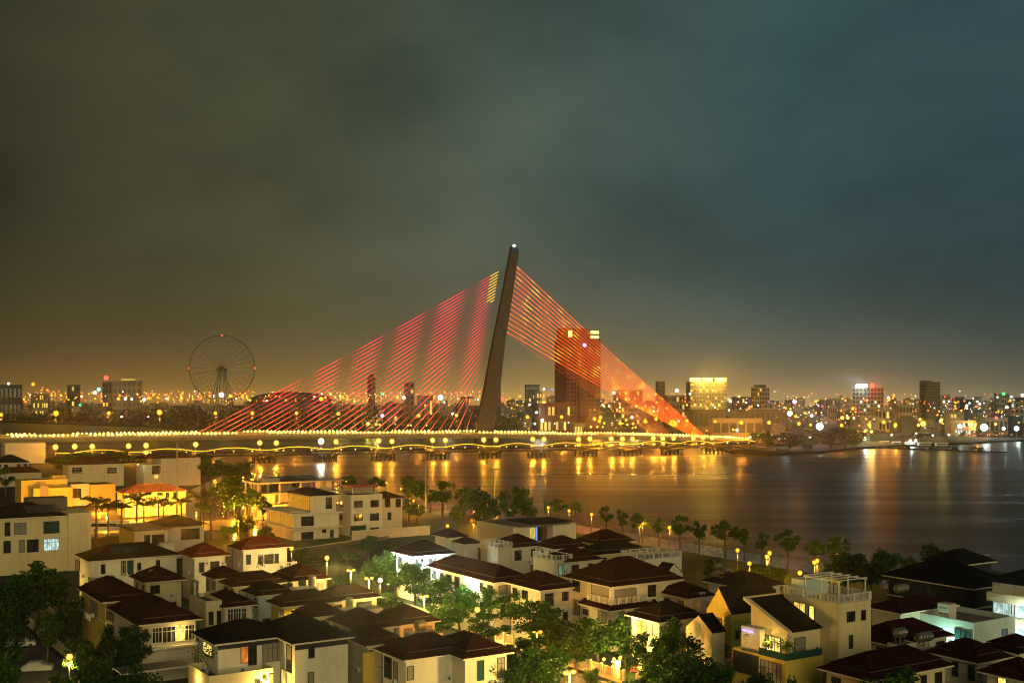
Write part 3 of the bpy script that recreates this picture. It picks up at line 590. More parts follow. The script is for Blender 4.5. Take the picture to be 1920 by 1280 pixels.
e, Lu, Lv, he = tower('tower_block', 'cream tower block with a white and a red lit rooftop sign', 1632, 1598, 1657, 727, 1550, 'far_pale', .55, floors=9, cols=4, vcols=5, lit=.12, litmat='lit_white', top=(0, .3, 5))
b = MB(); b.box(-1.2, Lv * .15, he + 1.2, -.3, Lv * .75, he + 5, 'sign_white'); part('sign', b, e); b = MB(); b.ball((1.5, -1, he + 3), 3, 'sign_red', 10, 7); part('sign', b, e); point(e, (1, -6, he + 4), 11000, (1, .05, .03), 2); point(e, (-8, Lv * .5, he + 4), 11000, (.7, 1, .95), 2)
tower('tower_block', 'tallest dark grey tower on the right with a column of pale balconies', 1738, 1724, 1763, 717, 1450, 'far_grey', .35, floors=16, cols=5, vcols=1, lit=.03, top=(-.1, .45, 2.5, 'far_teal'))
tower('apartment_block', 'pale grey slab block on the far left under the small rooftop letters', 211, 209, 265, 714, 2300, 'far_pale', .05, floors=5, cols=6, lit=.03, wmat='far_grey', top=(.3, .75, 4, 'lit_yellow'))
tower('apartment_block', 'slim pale block under the round red sign on the left', 192, 190, 209, 716, 2350, 'far_grey', .05, floors=5, cols=3, lit=.1)
tower('office_block', 'small black block between street lamps on the far left', 126, 125, 148, 722, 2250, 'far_dark', .05, floors=4, cols=3, lit=.05)
tower('hall', 'large dark sloped hall at the left edge of the far bank', 0, -30, 40, 722, 2000, 'far_dark', .2, floors=2, cols=5, lit=.05)
tower('apartment_block', 'long pale low block beside the dark hall', 58, 55, 90, 738, 2050, 'far_pale', .1, floors=3, cols=8, lit=.12, wmat='far_grey')
tower('slab_tower', 'hazy pale tower seen through the red cables', 694, 689, 704, 708, 2500, 'far_grey', .3, floors=9, cols=2, lit=.02, top=(.2, .8, 8))
tower('slab_tower', 'grey tower with dark right edge seen through the cables left of the pylon', 760, 758, 777, 717, 1900, 'far_pale', .1, floors=6, cols=2, lit=.05, wmat='far_dark')
tower('warehouse', 'long low pale shed behind the cables left of the pylon', 782, 780, 812, 742, 1800, 'far_pale', .05, floors=1, cols=4, lit=.1)
tower('tower_block', 'dark olive block with one yellow lit wing left of the hotel tower', 986, 984, 1012, 722, 1750, 'far_grey', .1, floors=6, cols=5, lit=.08)
tower('lit_annex', 'yellow lit annex of the olive block', 1006, 1005, 1016, 735, 1700, 'far_pale', .05, floors=4, cols=2, lit=.9)
tower('chimney_tower', 'slim dark tower just right of the bridge pylon', 932, 931, 939, 722, 1600, 'far_dark', .1, floors=5, cols=1, lit=.0)
tower('apartment_block', 'hazy cream block behind the foot of the orange stays', 1165, 1150, 1205, 732, 1550, 'far_pale', .3, floors=6, cols=7, vcols=3, lit=.2)
tower('slab_tower', 'faint hazy grey tower right of the orange stays', 1233, 1229, 1247, 715, 2600, 'far_grey', .2, floors=8, cols=3, lit=.02)
tower('apartment_block', 'pale long block just left of the gold hotel', 1252, 1245, 1284, 742, 1500, 'far_pale', .2, floors=4, cols=6, lit=.1)
tower('colonnade_hall', 'long grey waterfront hall with round arched windows', 1300, 1290, 1474, 769, 1330, 'far_grey', .04, floors=1, cols=18, lit=.02, wmat='far_dark', fl0=.2, wfill=.4, minv=20)
tower('terminal_hall', 'low orange lit building with dark openings in front of the grey hall', 1336, 1333, 1430, 786, 1120, 'far_pale', .04, floors=1, cols=6, lit=.1, wmat='far_dark', wfill=.8, minv=12)
point(None, gp(1390, 815, 7), 22000, SOD, .5)
tower('apartment_block', 'low hazy block between the gold hotel and the green tower', 1380, 1372, 1408, 745, 1560, 'far_grey', .2, floors=4, cols=5, lit=.1)
tower('apartment_block', 'white cube house right of the pink light', 1553, 1551, 1569, 748, 1700, 'far_pale', .1, floors=3, cols=4, lit=.15)
tower('apartment_block', 'wide pale windowless block left of the dark grey tower', 1686, 1679, 1711, 761, 1300, 'far_pale', .3, floors=3, cols=4, lit=.05)
tower('apartment_block', 'pinkish round shouldered block below the red sign', 1640, 1636, 1668, 768, 1280, 'far_pale', .2, floors=2, cols=4, lit=.1)
tower('apartment_block', 'dark block with a lit stair column right of the grey tower', 1815, 1800, 1826, 750, 1650, 'far_dark', .4, floors=5, cols=4, lit=.2, litmat='lit_white')
tower('apartment_block', 'cream block behind four white lamps right of the grey tower', 1766, 1763, 1783, 741, 1900, 'far_pale', .2, floors=5, cols=4, lit=.1)
tower('apartment_block', 'pale block with green rooftop lamp at the right edge', 1870, 1866, 1892, 738, 1900, 'far_pale', .2, floors=5, cols=5, lit=.05)
tower('apartment_block', 'long pink block at the right edge above the white quay lights', 1895, 1890, 1960, 755, 1500, 'far_pale', .2, floors=4, cols=8, lit=.2, litmat='lit_white')
tower('apartment_block', 'stepped white house with open balconies at the foot of the grey tower', 1782, 1775, 1800, 775, 1180, 'far_pale', .3, floors=4, cols=3, lit=.2, wmat='far_dark')
tower('shop_row', 'brightly white lit row of shops behind the right quay', 1790, 1788, 1830, 790, 1160, 'far_pale', .05, floors=2, cols=8, lit=.6, litmat='lit_white')
tower('shop_row', 'low white billboard building under the red lamp at the right', 1848, 1846, 1890, 784, 1200, 'far_pale', .05, floors=1, cols=5, lit=.4, litmat='lit_white')
tower('small_house', 'small yellowish house with gable among trees behind the cables', 730, 729, 746, 778, 1420, 'far_pale', .2, floors=2, cols=2, lit=.5)
tower('small_house', 'yellow green lit kiosk just above the bridge deck under the hotel tower', 1077, 1075, 1098, 795, 1120, 'far_pale', .1, floors=1, cols=4, lit=.8)
# domed hall behind the ferris wheel
p = at(545, 745, 2300); AH = thing('arena', 'wide dark low domed arena right of the ferris wheel', 'arena', (p.x, p.y, 0)); b = MB()
for j in range(6):
    a0, a1 = math.pi / 2 * j / 6, math.pi / 2 * (j + 1) / 6
    for i in range(24):
        t0, t1 = 2 * math.pi * i / 24, 2 * math.pi * (i + 1) / 24; f = lambda a, t: (82 * math.cos(a) * math.cos(t), 60 * math.cos(a) * math.sin(t), 30 + 17 * math.sin(a)); b.face([f(a0, t0), f(a0, t1), f(a1, t1), f(a1, t0)], 'far_grey')
part('dome', b, AH); b = MB(); b.prism([(80 * math.cos(2 * math.pi * i / 24), 58 * math.sin(2 * math.pi * i / 24)) for i in range(24)], 0, 30, 'far_grey'); part('wall', b, AH)
# old crane skeleton near the pylon
p = at(866, 770, 1300); b = MB()
for x in (-3, 3):
    b.tube((x, 0, 0), (x * .5 + 6, 0, 38), .7, 'far_dark', 4); b.tube((-14 + x, 0, 14), (x * .5 + 2, 0, 37), .7, 'far_dark', 4)
for i in range(7): b.tube((-3 + i * .9, 0, 5 * i), (4 + i * .6, 0, 5 * i + 4), .35, 'far_dark', 4)
b.tube((-2, 0, 38), (13, 0, 38), .9, 'far_dark', 4); b.tube((-14, 0, 14), (-24, 0, 0), .7, 'far_dark', 4)
tag(part('crane', b, None, (p.x, p.y, 0)), 'dark skeleton crane arch just left of the pylon', 'crane')
# the rest of the city reads as one mass
def inland(px, Y):
    p = at(px, HY, Y)
    for a, c in zip(far, far[1:]):
        if a.x <= p.x <= c.x: return Y > a.y + (c.y - a.y) * (p.x - a.x) / (c.x - a.x) + 40
    return Y > 1300
b = MB(); k = 0
while k < 620:
    px = rnd.uniform(-150, 2080); Y = rnd.choice((rnd.uniform(1150, 2200), rnd.uniform(1800, 4300), rnd.uniform(2600, 4500)))
    if not inland(px, Y) or (px < 900 and Y < 2000): continue
    k += 1; p = at(px, HY, Y); w, d = rnd.uniform(8, 26), rnd.uniform(8, 20); hh = rnd.choice((5, 7, 9, 12, 16)) * rnd.uniform(.8, 1.2) + (Y > 2500) * rnd.uniform(4, 20) * (.35 if px < 900 else 1); mm = rnd.choice(('far_grey', 'far_pale', 'far_dark', 'far_pale', 'far_teal'))
    b.box(p.x - w / 2, p.y - d / 2, -.2, p.x + w / 2, p.y + d / 2, hh, mm)
    if rnd.random() < .4: b.box(p.x - w / 3, p.y - d / 3, hh, p.x + w / 4, p.y + d / 4, hh + 3, mm)
    for i in range(int(w // 4)):
        for z in range(2, int(hh) - 2, 3):
            q = rnd.random()
            if q < .10: b.box(p.x - w / 2 + 4 * i + .8, p.y - d / 2 - .2, z, p.x - w / 2 + 4 * i + 2.6, p.y - d / 2 + .02, z + 1.5, rnd.choice(('lit_yellow', 'lit_white', 'lit_gold')))
            elif q < .5: b.box(p.x - w / 2 + 4 * i + .8, p.y - d / 2 - .1, z, p.x - w / 2 + 4 * i + 2.6, p.y - d / 2 + .02, z + 1.5, 'far_dark')
tag(part('distant_city', b), 'hazy mass of low city buildings on the far bank', 'city', None, 'stuff')
# lights
lights = MB(); lroot = []
def cl_(px, py, Y, rp, m, w=0, col=SOD):
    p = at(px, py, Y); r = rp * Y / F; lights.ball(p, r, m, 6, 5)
    if w: lroot.append((p, w, col, r))
o_, y_, w_, r_ = 'far_orange', 'far_yellow', 'far_white', 'far_red'
for a in [(16, 719, 2300, 2.4, w_), (185, 730, 2100, 3, 'sign_cyan'), (178, 736, 2000, 3, w_, 1), (222, 747, 1980, 2.6, o_, 1), (235, 747, 1980, 2.6, w_, 1), (247, 748, 1980, 2, w_), (270, 749, 1980, 2.8, w_), (288, 739, 2000, 2.4, o_), (281, 746, 2000, 2.6, o_, 1), (296, 745, 2000, 2.2, o_), (228, 781, 1700, 1.8, w_), (278, 781, 1700, 1.2, w_),
          (78, 731, 2100, 1.6, o_), (89, 731, 2100, 1.8, o_), (80, 726, 2100, 1.2, r_), (433, 742, 1950, 2.6, o_, 1), (455, 741, 1950, 2.4, o_), (463, 743, 1950, 2.2, o_), (469, 750, 1800, 1.8, y_), (536, 750, 1800, 1.8, y_), (501, 751, 1800, 1.5, w_), (610, 745, 1800, 2.4, o_), (620, 738, 1850, 2.6, y_), (638, 743, 1800, 2.6, y_, 1), (650, 749, 1750, 2, o_), (665, 752, 1700, 2.2, y_), (672, 750, 1700, 2, o_), (757, 745, 1800, 3, w_, 1), (745, 744, 1800, 2.4, y_), (705, 795, 1300, 2.2, y_, 1), (712, 796, 1300, 1.5, y_), (848, 775, 1350, 2.4, w_, 1), (765, 797, 1200, 1.4, y_), (770, 797, 1200, 1.6, y_), (797, 760, 1500, 1.8, o_), (842, 759, 1500, 1.8, o_), (800, 797, 1200, 1.4, y_),
          (993, 758, 1500, 1.8, w_), (942, 747, 1600, 2.6, r_), (1020, 729, 1700, 2.2, w_), (1036, 730, 1800, 2, 'lit_blue'), (1006, 773, 1200, 2.2, w_, 1), (1017, 788, 1150, 3, w_, 1), (1003, 794, 1150, 2, w_), (1115, 785, 1150, 2.8, o_, 1), (1124, 789, 1150, 2.8, o_, 1), (1133, 793, 1130, 2, o_), (1163, 793, 1120, 3, o_, 1), (1142, 761, 1400, 1.8, w_), (1133, 762, 1400, 1.6, y_), (1162, 764, 1400, 1.6, w_), (1193, 761, 1300, 2.6, y_, 1), (1185, 782, 1150, 2.6, w_), (1210, 790, 1120, 3.2, o_, 1), (1174, 787, 1120, 2, o_), (1187, 794, 1120, 2.2, o_), (1186, 802, 1100, 1.4, y_), (1229, 739, 1500, 2.2, y_), (1250, 765, 1300, 2.2, o_), (1108, 800, 1100, 1.8, y_), (1120, 800, 1100, 1.8, y_), (1130, 800, 1100, 1.6, o_), (1176, 796, 1100, 1.6, y_), (1066, 792, 1120, 1.3, w_), (1040, 794, 1120, 1.3, w_),
          (1294, 738, 1450, 2.2, w_), (1385, 744, 1600, 2.2, w_), (1370, 752, 1600, 2.2, w_), (1492, 780, 1150, 2.8, o_, 1), (1522, 779, 1200, 2.6, w_), (1390, 792, 1100, 3.4, o_, 1), (1341, 790, 1090, 2.4, o_, 1), (1442, 792, 1100, 3, o_, 1), (1498, 794, 1080, 3, o_, 1), (1520, 796, 1080, 2.4, o_), (1519, 821, 960, 2.8, w_, 1), (1472, 822, 930, 2.2, w_, 1), (1461, 823, 930, 1.8, w_), (1485, 821, 930, 1.5, w_), (1496, 821, 940, 1.8, w_), (1407, 819, 960, 1.6, w_), (1422, 816, 960, 1.6, 'sign_green'), (1447, 816, 960, 1.6, w_), (1364, 830, 900, 2, w_), (1382, 806, 1060, 2.4, w_), (1375, 805, 1060, 1.8, y_),
          (1599, 766, 1350, 2.8, o_, 1), (1578, 797, 1080, 3, o_, 1), (1630, 796, 1080, 3.2, o_, 1), (1657, 791, 1120, 3, o_, 1), (1679, 796, 1080, 3, o_, 1), (1725, 786, 1150, 2.6, y_), (1722, 797, 1100, 2.4, y_), (1765, 787, 1150, 3, y_, 1), (1622, 808, 1020, 2.4, y_), (1634, 809, 1020, 2.4, y_, 1), (1609, 809, 1020, 2, y_), (1672, 815, 1000, 1.8, w_), (1707, 826, 980, 2.6, w_, 1), (1717, 826, 980, 2.6, w_), (1749, 816, 1050, 1.8, w_), (1779, 815, 1050, 1.8, w_), (1718, 812, 1050, 1.4, w_), (1828, 795, 1160, 3.4, o_, 1), (1867, 795, 1150, 2.6, y_), (1882, 803, 1130, 3, w_, 1), (1868, 783, 1180, 2.6, r_), (1882, 738, 1900, 2.6, 'sign_green'), (1917, 741, 1900, 2.8, w_), (1666, 745, 1700, 2.2, w_), (1676, 741, 1900, 2.2, o_), (1674, 746, 1900, 1.8, o_), (1770, 752, 1700, 1.6, w_), (1779, 752, 1700, 1.6, w_), (1837, 757, 1500, 2, w_), (1888, 763, 1450, 2.6, w_), (1813, 760, 1600, 2.2, w_), (1813, 765, 1600, 1.8, w_), (1579, 783, 1200, 3, y_), (1590, 783, 1200, 2.6, y_)]:
    col = {o_: SOD, y_: (1, .75, .2), w_: (.85, 1, .9)}.get(a[4], SOD); cl_(a[0], a[1], a[2], a[3] * 1.15, a[4], 16000 if len(a) > 5 else 0, col)
k = 0
while k < 1500:
    px = rnd.uniform(-40, 1960); py = rnd.triangular(732, 808, 752) if px > 900 else rnd.triangular(731, 756, 742)
    Y = rnd.uniform(1150, 2300) if px > 900 else rnd.uniform(2000, 3200)
    if py > 760: Y = max(1000, min(Y, 90200 / (py - 742)))
    if 1040 < px < 1126 and Y > 1290: continue
    if not inland(px, Y): continue
    k += 1; cl_(px, py, Y, rnd.choice((.6, .7, .9, 1.1, 1.4, 1.9)), rnd.choice((o_, o_, o_, o_, o_, y_, y_, w_, r_) if px < 1350 or 1560 < px < 1760 else (o_, o_, y_, y_, w_, w_, w_, r_)))
for i in range(46): cl_(rnd.uniform(1770, 1925), rnd.uniform(812, 817), 1110, rnd.uniform(.4, .9), rnd.choice((r_, r_, o_, y_)))
lo = tag(part('city_lights', lights), 'countless small orange and white city lights along the far bank', 'lights', None, 'stuff')
for p, w, col, r in lroot: point(lo, (p.x, p.y - r - 1.4, p.z), w * (.16 if col[2] > .3 else .7), col, .8)
for px, py, Y, rp, m_, w, col, lab in [(62, 720, 2200, 4, 'far_orange', 50000, SOD, 'large orange floodlight high over the far left bank'), (415, 740, 1980, 5.5, 'far_white', 60000, COOL, 'bright white floodlight at the foot of the ferris wheel'), (602, 748, 1750, 5, 'far_orange', 50000, SOD, 'large orange floodlight right of the domed arena'), (826, 745, 1700, 6, 'far_white', 60000, (1, .95, .7), 'large white floodlight between the cables and the pylon'), (717, 779, 1400, 3.4, 'sign_pink', 16000, (1, .1, .7), 'magenta lamp among dark houses behind the cables'), (717, 738, 1800, 3, 'sign_green', 10000, (.1, 1, .3), 'green lit sign lamp behind the red cables'), (690, 794, 1250, 4, 'far_yellow', 30000, (.9, 1, .1), 'yellow green floodlight just above the bridge deck left of the pylon'),
          (150, 759, 1950, 2.4, 'sign_green', 4000, (.6, 1, .1), 'small lime green lamp in the dark trees at left'), (199, 708, 2300, 4.5, 'sign_red', 60000, (1, .06, .03), 'round glowing red sign lamp over the far left city'), (1020, 755, 1250, 4, 'far_yellow', 40000, (1, .65, .1), 'bright yellow floodlight on the podium left of the hotel tower'), (1151, 736, 1500, 3.4, 'far_white', 20000, COOL, 'white floodlight just right of the hotel tower'), (1269, 732, 1600, 4, 'far_white', 30000, (1, .9, 1), 'white floodlight on a roof left of the gold hotel'), (1490, 753, 1500, 4, 'sign_pink', 24000, (1, .5, .9), 'pink floodlight right of the green tower block'), (1481, 775, 1150, 5.5, 'far_white', 50000, (1, .9, .8), 'tall white lit sign lamp right of the arched hall'), (1537, 799, 1020, 8, 'far_white', 90000, (1, .95, .8), 'huge glaring white floodlight above the riverside trees'), (1731, 794, 1120, 6, 'far_yellow', 70000, (1, .6, .06), 'huge golden floodlight at the foot of the dark grey tower'), (1621, 822, 960, 4.5, 'far_white', 40000, (.7, 1, .95), 'white teal floodlight at the root of the jetty'), (1845, 801, 1130, 8, 'far_white', 80000, (.9, 1, .95), 'largest white floodlight on the right quay'), (1800, 799, 1130, 5, 'far_white', 30000, COOL, 'white floodlight left of the largest one on the right quay'), (1906, 803, 1120, 5.5, 'far_white', 40000, COOL, 'white floodlight at the right edge of the quay')]:
    p = at(px, py, Y); r = rp * Y / F * .9; e = thing('floodlight', lab, 'floodlight', (p.x, p.y, 0))
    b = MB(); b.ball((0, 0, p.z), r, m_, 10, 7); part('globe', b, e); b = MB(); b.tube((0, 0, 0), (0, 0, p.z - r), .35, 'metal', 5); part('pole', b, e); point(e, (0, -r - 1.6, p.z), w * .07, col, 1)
# far trees: one leafy mass along the far bank
b = MB(); nb = 0
def fclump(c, r, n, s):
    for _ in range(n):
        d = Vector((rnd.gauss(0, 1), rnd.gauss(0, 1), rnd.gauss(0, .8))); d = d / (d.length + .01) * r * rnd.random() ** .4; q = c + d
        a = Vector((rnd.gauss(0, 1), rnd.gauss(0, 1), rnd.gauss(0, 1))).normalized() * s; e_ = a.orthogonal().normalized() * s; b.face([q - a, q - e_, q + a, q + e_], 'far_leaf')
for px in range(-120, 900, 5):
    for Y0, hh in ((0, 9), (160, 12), (420, 15), (800, 17)):
        p = at(px + rnd.uniform(-4, 4), HY, 1000); t = p.x / 1000; Yb = None
        for a, c in zip(far, far[1:]):
            ta, tc_ = a.x / a.y, c.x / c.y
            if ta <= t <= tc_: Yb = a.y + (c.y - a.y) * (t - ta) / (tc_ - ta)
        if Yb is None: continue
        Y = Yb + 25 + Y0 * rnd.uniform(.8, 1.2)
        if px > 560 and rnd.random() < .35: continue
        h_ = hh * rnd.uniform(.6, 1.15); fclump(Vector((t * Y, Y, h_ * .55)), h_ * .62, 10, 2.0)
for px in range(880, 1420, 5):
    for py, hh in ((803, 7), (796, 9), (786, 10), (776, 11)):
        if rnd.random() < .3: continue
        Y = min(90200 / (py - 740), 2400); p = at(px + rnd.uniform(-6, 6), HY, Y); h_ = hh * rnd.uniform(.6, 1.3); 
        if inland(px, Y): fclump(Vector((p.x, p.y, h_ * .55)), h_ * .6, 9, 1.4)
for px in range(1470, 1905, 4):
    Y = rnd.uniform(990, 1250); p = at(px, HY, Y); h_ = rnd.uniform(5, 9)
    if inland(px, Y) and rnd.random() < .7: fclump(Vector((p.x, p.y, h_ * .55)), h_ * .6, 8, 1.1)
tag(part('treeline', b), 'dark far bank woods between the river and the city', 'woods', None, 'stuff')
# ================================================================== the villas
def wing(h, C, xl, xr, z, minu=0, minv=0, roof=None, wall='cream', slope=.5, skirt=False, z0=0, parapet=.55, name='terrace', o=None, maxu=99, maxv=99):
    """another block of the same house, its near top corner seen at C and standing z high"""
    P = gp(C[0], C[1], z); rz = h['rz']; uu = Vector((math.cos(rz), math.sin(rz), 0)); vv = Vector((-uu.y, uu.x, 0)); d = Vector((P.x, P.y, 0)) - h['c']; x, y = d.dot(uu), d.dot(vv)
    t = (xr - 960) / F; Lu = (t * P.y - P.x) / (uu.x - t * uu.y); t = (xl - 960) / F; Lv = (t * P.y - P.x) / (vv.x - t * vv.y)
    Lu, Lv = min(max(Lu, minu), maxu), min(max(Lv, minv), maxv)
    if roof:
        o = .75 if o is None else o; b = MB(); b.box(x + o, y + o, z0, x + Lu - o, y + Lv - o, z - .02, wall); part('wall', b, h['e'])
        b = MB(); hip_mesh(b, x, y, x + Lu, y + Lv, z, slope, roof, skirt); r = part('roof', b, h['e']); fascia(r, x, y, x + Lu, y + Lv, z)
    else:
        o = 0; block(h, name, x, y, z0, x + Lu, y + Lv, z - parapet, wall, parapet)
    return dict(e=h['e'], c=h['c'], rz=rz, x0=x + o, y0=y + o, o=o, Lu=Lu, Lv=Lv, he=z, x=x, y=y)
def sconce(h, face, px, py, m='globe_warm', w=250, col=WARM, r=.16, off=.35):
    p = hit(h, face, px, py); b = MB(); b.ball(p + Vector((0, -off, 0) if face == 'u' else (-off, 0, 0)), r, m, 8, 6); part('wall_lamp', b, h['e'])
    if w: point(h['e'], p + (Vector((0, -off - r - .35, -.25)) if face == 'u' else Vector((-off - r - .35, 0, -.25))), w, col, .12)
u_, v_ = 'u', 'v'
# --- left: the plain cream block with the solar roof
h = frame_house('H1', (-20, 973), -60, 172, 13, 'large cream three storey house at the left edge with a solar roof', Lv=13, o=.3)
b = MB(); b.box(.3, .3, 0, 16.9, 12.7, 12.98, 'cream'); b.box(16.9, -.4, 0, h['Lu'] - .2, 12.7, 13.4, 'cream'); b.box(-.1, .1, 7.9, 16.89, .299, 8.1, 'fascia'); part('wall', b, h['e'])
b = MB(); hip_mesh(b, 0, -.5, 16.8, 13, 13, .42, 'dark_tile', False); r = part('roof', b, h['e']); fascia(r, 0, -.5, 16.8, 13, 13)
solar(h, 8.0, 14.4, .8, 4.2, 6, 2, .42, .5); block(h, 'stair_head', 9.5, 7.5, 13, 18.5, 12.4, 16.6, 'slab')
for r, kd, ml in [((9, 979, 19, 1004), 'dark', 0), ((27, 980, 49, 1001), 'curtain', 1), ((82, 977, 111, 999), 'teal', 3), ((7, 1012, 19, 1036), 'dark', 0), ((36, 1012, 46, 1035), 'curtain', 0), ((51, 1011, 72, 1034), 'dark', 1), ((82, 1010, 110, 1031), 'lit_white', 3)]: winpx(h, u_, r, kd, ml)
h = villa('H2', (165, 1052), 140, 340, 9, 'white villa with a black roof, four solar panels and a corner balcony', 'dark_tile', 'white', .42, False, [(u_, (190, 1058, 197, 1075), 'dark', 0), (u_, (227, 1050, 236, 1078), 'dark', -2), (u_, (239, 1050, 250, 1078), 'teal', 0), (u_, (258, 1055, 264, 1068), 'dark', 0), (u_, (293, 1050, 300, 1060), 'dark', 0), (v_, (142, 1050, 150, 1068), 'curtain', 1)], minv=10)
solar(h, 5.2, 10.2, 1.6, 3.8, 4, 1, .42); balustrade(h, 'balcony', .2, -1.6, 4.6, .7, 5.0, .9, 'metal', 'uvV'); block(h, 'balcony_slab', .1, -1.7, 4.6, 4.7, .74, 5.0, 'ochre'); block(h, 'porch', .4, -1.4, 0, 3.6, .73, 3.2, 'ochre'); block(h, 'roof_terrace', 12.5, .3, 8.7, 18, 9, 9.15, 'slab')
h = villa('H3', (190, 1129), 143, 290, 9, 'yellow villa with a two tier brown roof behind the sunroom villa', 'brown_tile', 'ochre', .5, True, [(u_, (200, 1132, 211, 1160), 'wood', 0), (v_, (170, 1128, 183, 1156), 'curtain', 3), (v_, (152, 1118, 158, 1138), 'dark', 0)])
balustrade(h, 'balcony', -.3, 6, .7, 10, 5.2, .95, 'white_frame', 'v')
h = villa('H4', (256, 1172), 200, 380, 8.5, 'brown roofed villa with a white framed glass sunroom lit by a chandelier', 'brown_tile', 'palewall', .5, True, [(u_, (286, 1176, 303, 1204), 'dark', -2), (u_, (305, 1174, 328, 1203), 'dark', -2), (u_, (330, 1172, 345, 1200), 'lit_yellow', -1), (u_, (347, 1171, 366, 1198), 'dark', -2), (v_, (206, 1150, 214, 1163), 'curtain', 0)])
block(h, 'sunroom_ledge', 2.2, -.2, 4.7, h['Lu'] - .4, .74, 5.0, 'fascia'); sconce(h, u_, 337, 1176, 'globe_warm', 120, WARM, .13, .5); block(h, 'porch_pillar', 7.4, -3.2, 0, 10.6, -2.4, 5, 'stone')
b = MB()
for i in range(7): b.box(-3.5 + i * 1.5, -5.2, 3.1, -3.42 + i * 1.5, -1.2, 3.2, 'white_metal')
b.box(-3.6, -5.3, 3.0, 6, -5.1, 3.15, 'white_metal'); b.box(-3.6, -1.3, 3.0, 6, -1.1, 3.15, 'white_metal'); b.box(-3.5, -5, 3.22, 5.9, -1.2, 3.26, 'slab')
for x in (-3.4, 1, 5.8): b.box(x, -5.25, 0, x + .12, -5.13, 3.0, 'white_metal')
part('carport', b, h['e'])
h = villa('H5', (268, 1092), 242, 350, 7.5, 'brown roofed villa with a steel water tank on its white terrace block', wall='cream', auto=5, minv=9); h5 = wing(h, (284, 1084), 275, 333, 7.7, minv=3, maxv=3.5, wall='palewall'); winpx(h5, u_, (301, 1097, 312, 1112), 'lit_mint', 0)
h = villa('H6', (417, 1139), 385, 485, 8.5, 'white villa with a tall tank on its parapet and glazed front doors', 'brown_tile', 'white', .5, True, [(u_, (427, 1142, 437, 1166), 'dark', -1), (u_, (438, 1141, 451, 1166), 'dark', -2), (u_, (453, 1140, 461, 1164), 'dark', -1)], minv=10)
h6 = wing(h, (386, 1127), 342, 416, 9.4, minv=5, maxv=8, wall='cream'); winpx(h6, u_, (392, 1147, 399, 1170), 'dark', 0); winpx(h6, u_, (407, 1145, 414, 1168), 'dark', 0)
h = villa('H7', (360, 1045), 333, 433, 9, 'white villa with a bright terracotta pyramid roof', 'terracotta', 'white', .5, True, [(u_, (374, 1054, 382, 1072), 'dark', 0), (u_, (395, 1052, 411, 1070), 'dark', 1), (u_, (422, 1044, 427, 1054), 'dark', 0)])
for px in (388, 417): sconce(h, u_, px, 1055, 'red_paint', 0, WARM, .2, .15)
h = villa('H8', (452, 1031), 430, 547, 9.5, 'white villa with a long terracotta roof and a corner balcony', 'terracotta', 'white', .5, True, [(u_, (462, 1040, 470, 1057), 'dark', 0), (u_, (496, 1039, 512, 1056), 'dark', 1), (u_, (515, 1038, 522, 1055), 'dark', 0), (u_, (484, 1040, 493, 1056), 'curtain', 0)], minv=8)
wing(h, (438, 1024), 428, 452, 8.4, minu=4, minv=4, wall='white'); block(h, 'balcony_slab', 8.6, -1.2, 5.2, 11.6, .74, 5.5, 'white'); balustrade(h, 'balcony', 8.7, -1.1, 11.5, .7, 5.5, .9, 'white_frame', 'uV')
for k, C, xl, xr, he, lab, kw in [('H9', (400, 1085), 385, 462, 7.5, 'small brown roof directly in front of the terracotta pyramid villa', dict(minv=7)), ('H10', (435, 1100), 422, 540, 7.5, 'brown roofed villa between the small pyramid roof and two tanks', dict(minv=7)), ('H11', (545, 1090), 505, 622, 7.5, 'brown roofed villa at the edge of the vacant grass lot', {}), ('H12', (480, 1117), 457, 548, 7.5, 'brown roofed villa with a grey side wall in the middle of the left cluster', dict(minu=7, minv=7, wall='mint')),
                                  ('H14', (612, 1128), 588, 717, 7.5, 'brown roofed villa with a curved white parapet and two tanks', dict(minv=7)), ('H15', (575, 1158), 545, 650, 7.2, 'low brown roof right behind the black roofed villa', dict(minv=6)), ('H17', (668, 1182), 612, 752, 7.5, 'broad brown roofed villa right of the black roof', {}), ('H18', (745, 1172), 695, 828, 7.5, 'brown roofed villa with a large tank on a stand by the street lamp', {})]:
    h = villa(k, C, xl, xr, he, lab, auto=hash(lab) % 97 if False else len(lab), **kw)
    if k == 'H11': wing(h, (560, 1106), 525, 597, 7.4, minv=3, maxv=4, wall='white')
    if k == 'H14': wing(h, (650, 1146), 632, 718, 7.0, minv=2.5, maxv=3.5, wall='palewall')
    if k == 'H18': wing(h, (778, 1192), 758, 830, 7.2, minv=2.5, maxv=4, wall='palewall')
h = villa('H13', (527, 1138), 498, 640, 8, 'brown roofed villa with a bright yellow lit wall under its eaves', wall='ochre', auto=None, minv=6, wins=[(u_, (521, 1144, 530, 1156), 'curtain', 1)]); sconce(h, u_, 548, 1142, 'globe_warm', 700, WARM, .15, .6)
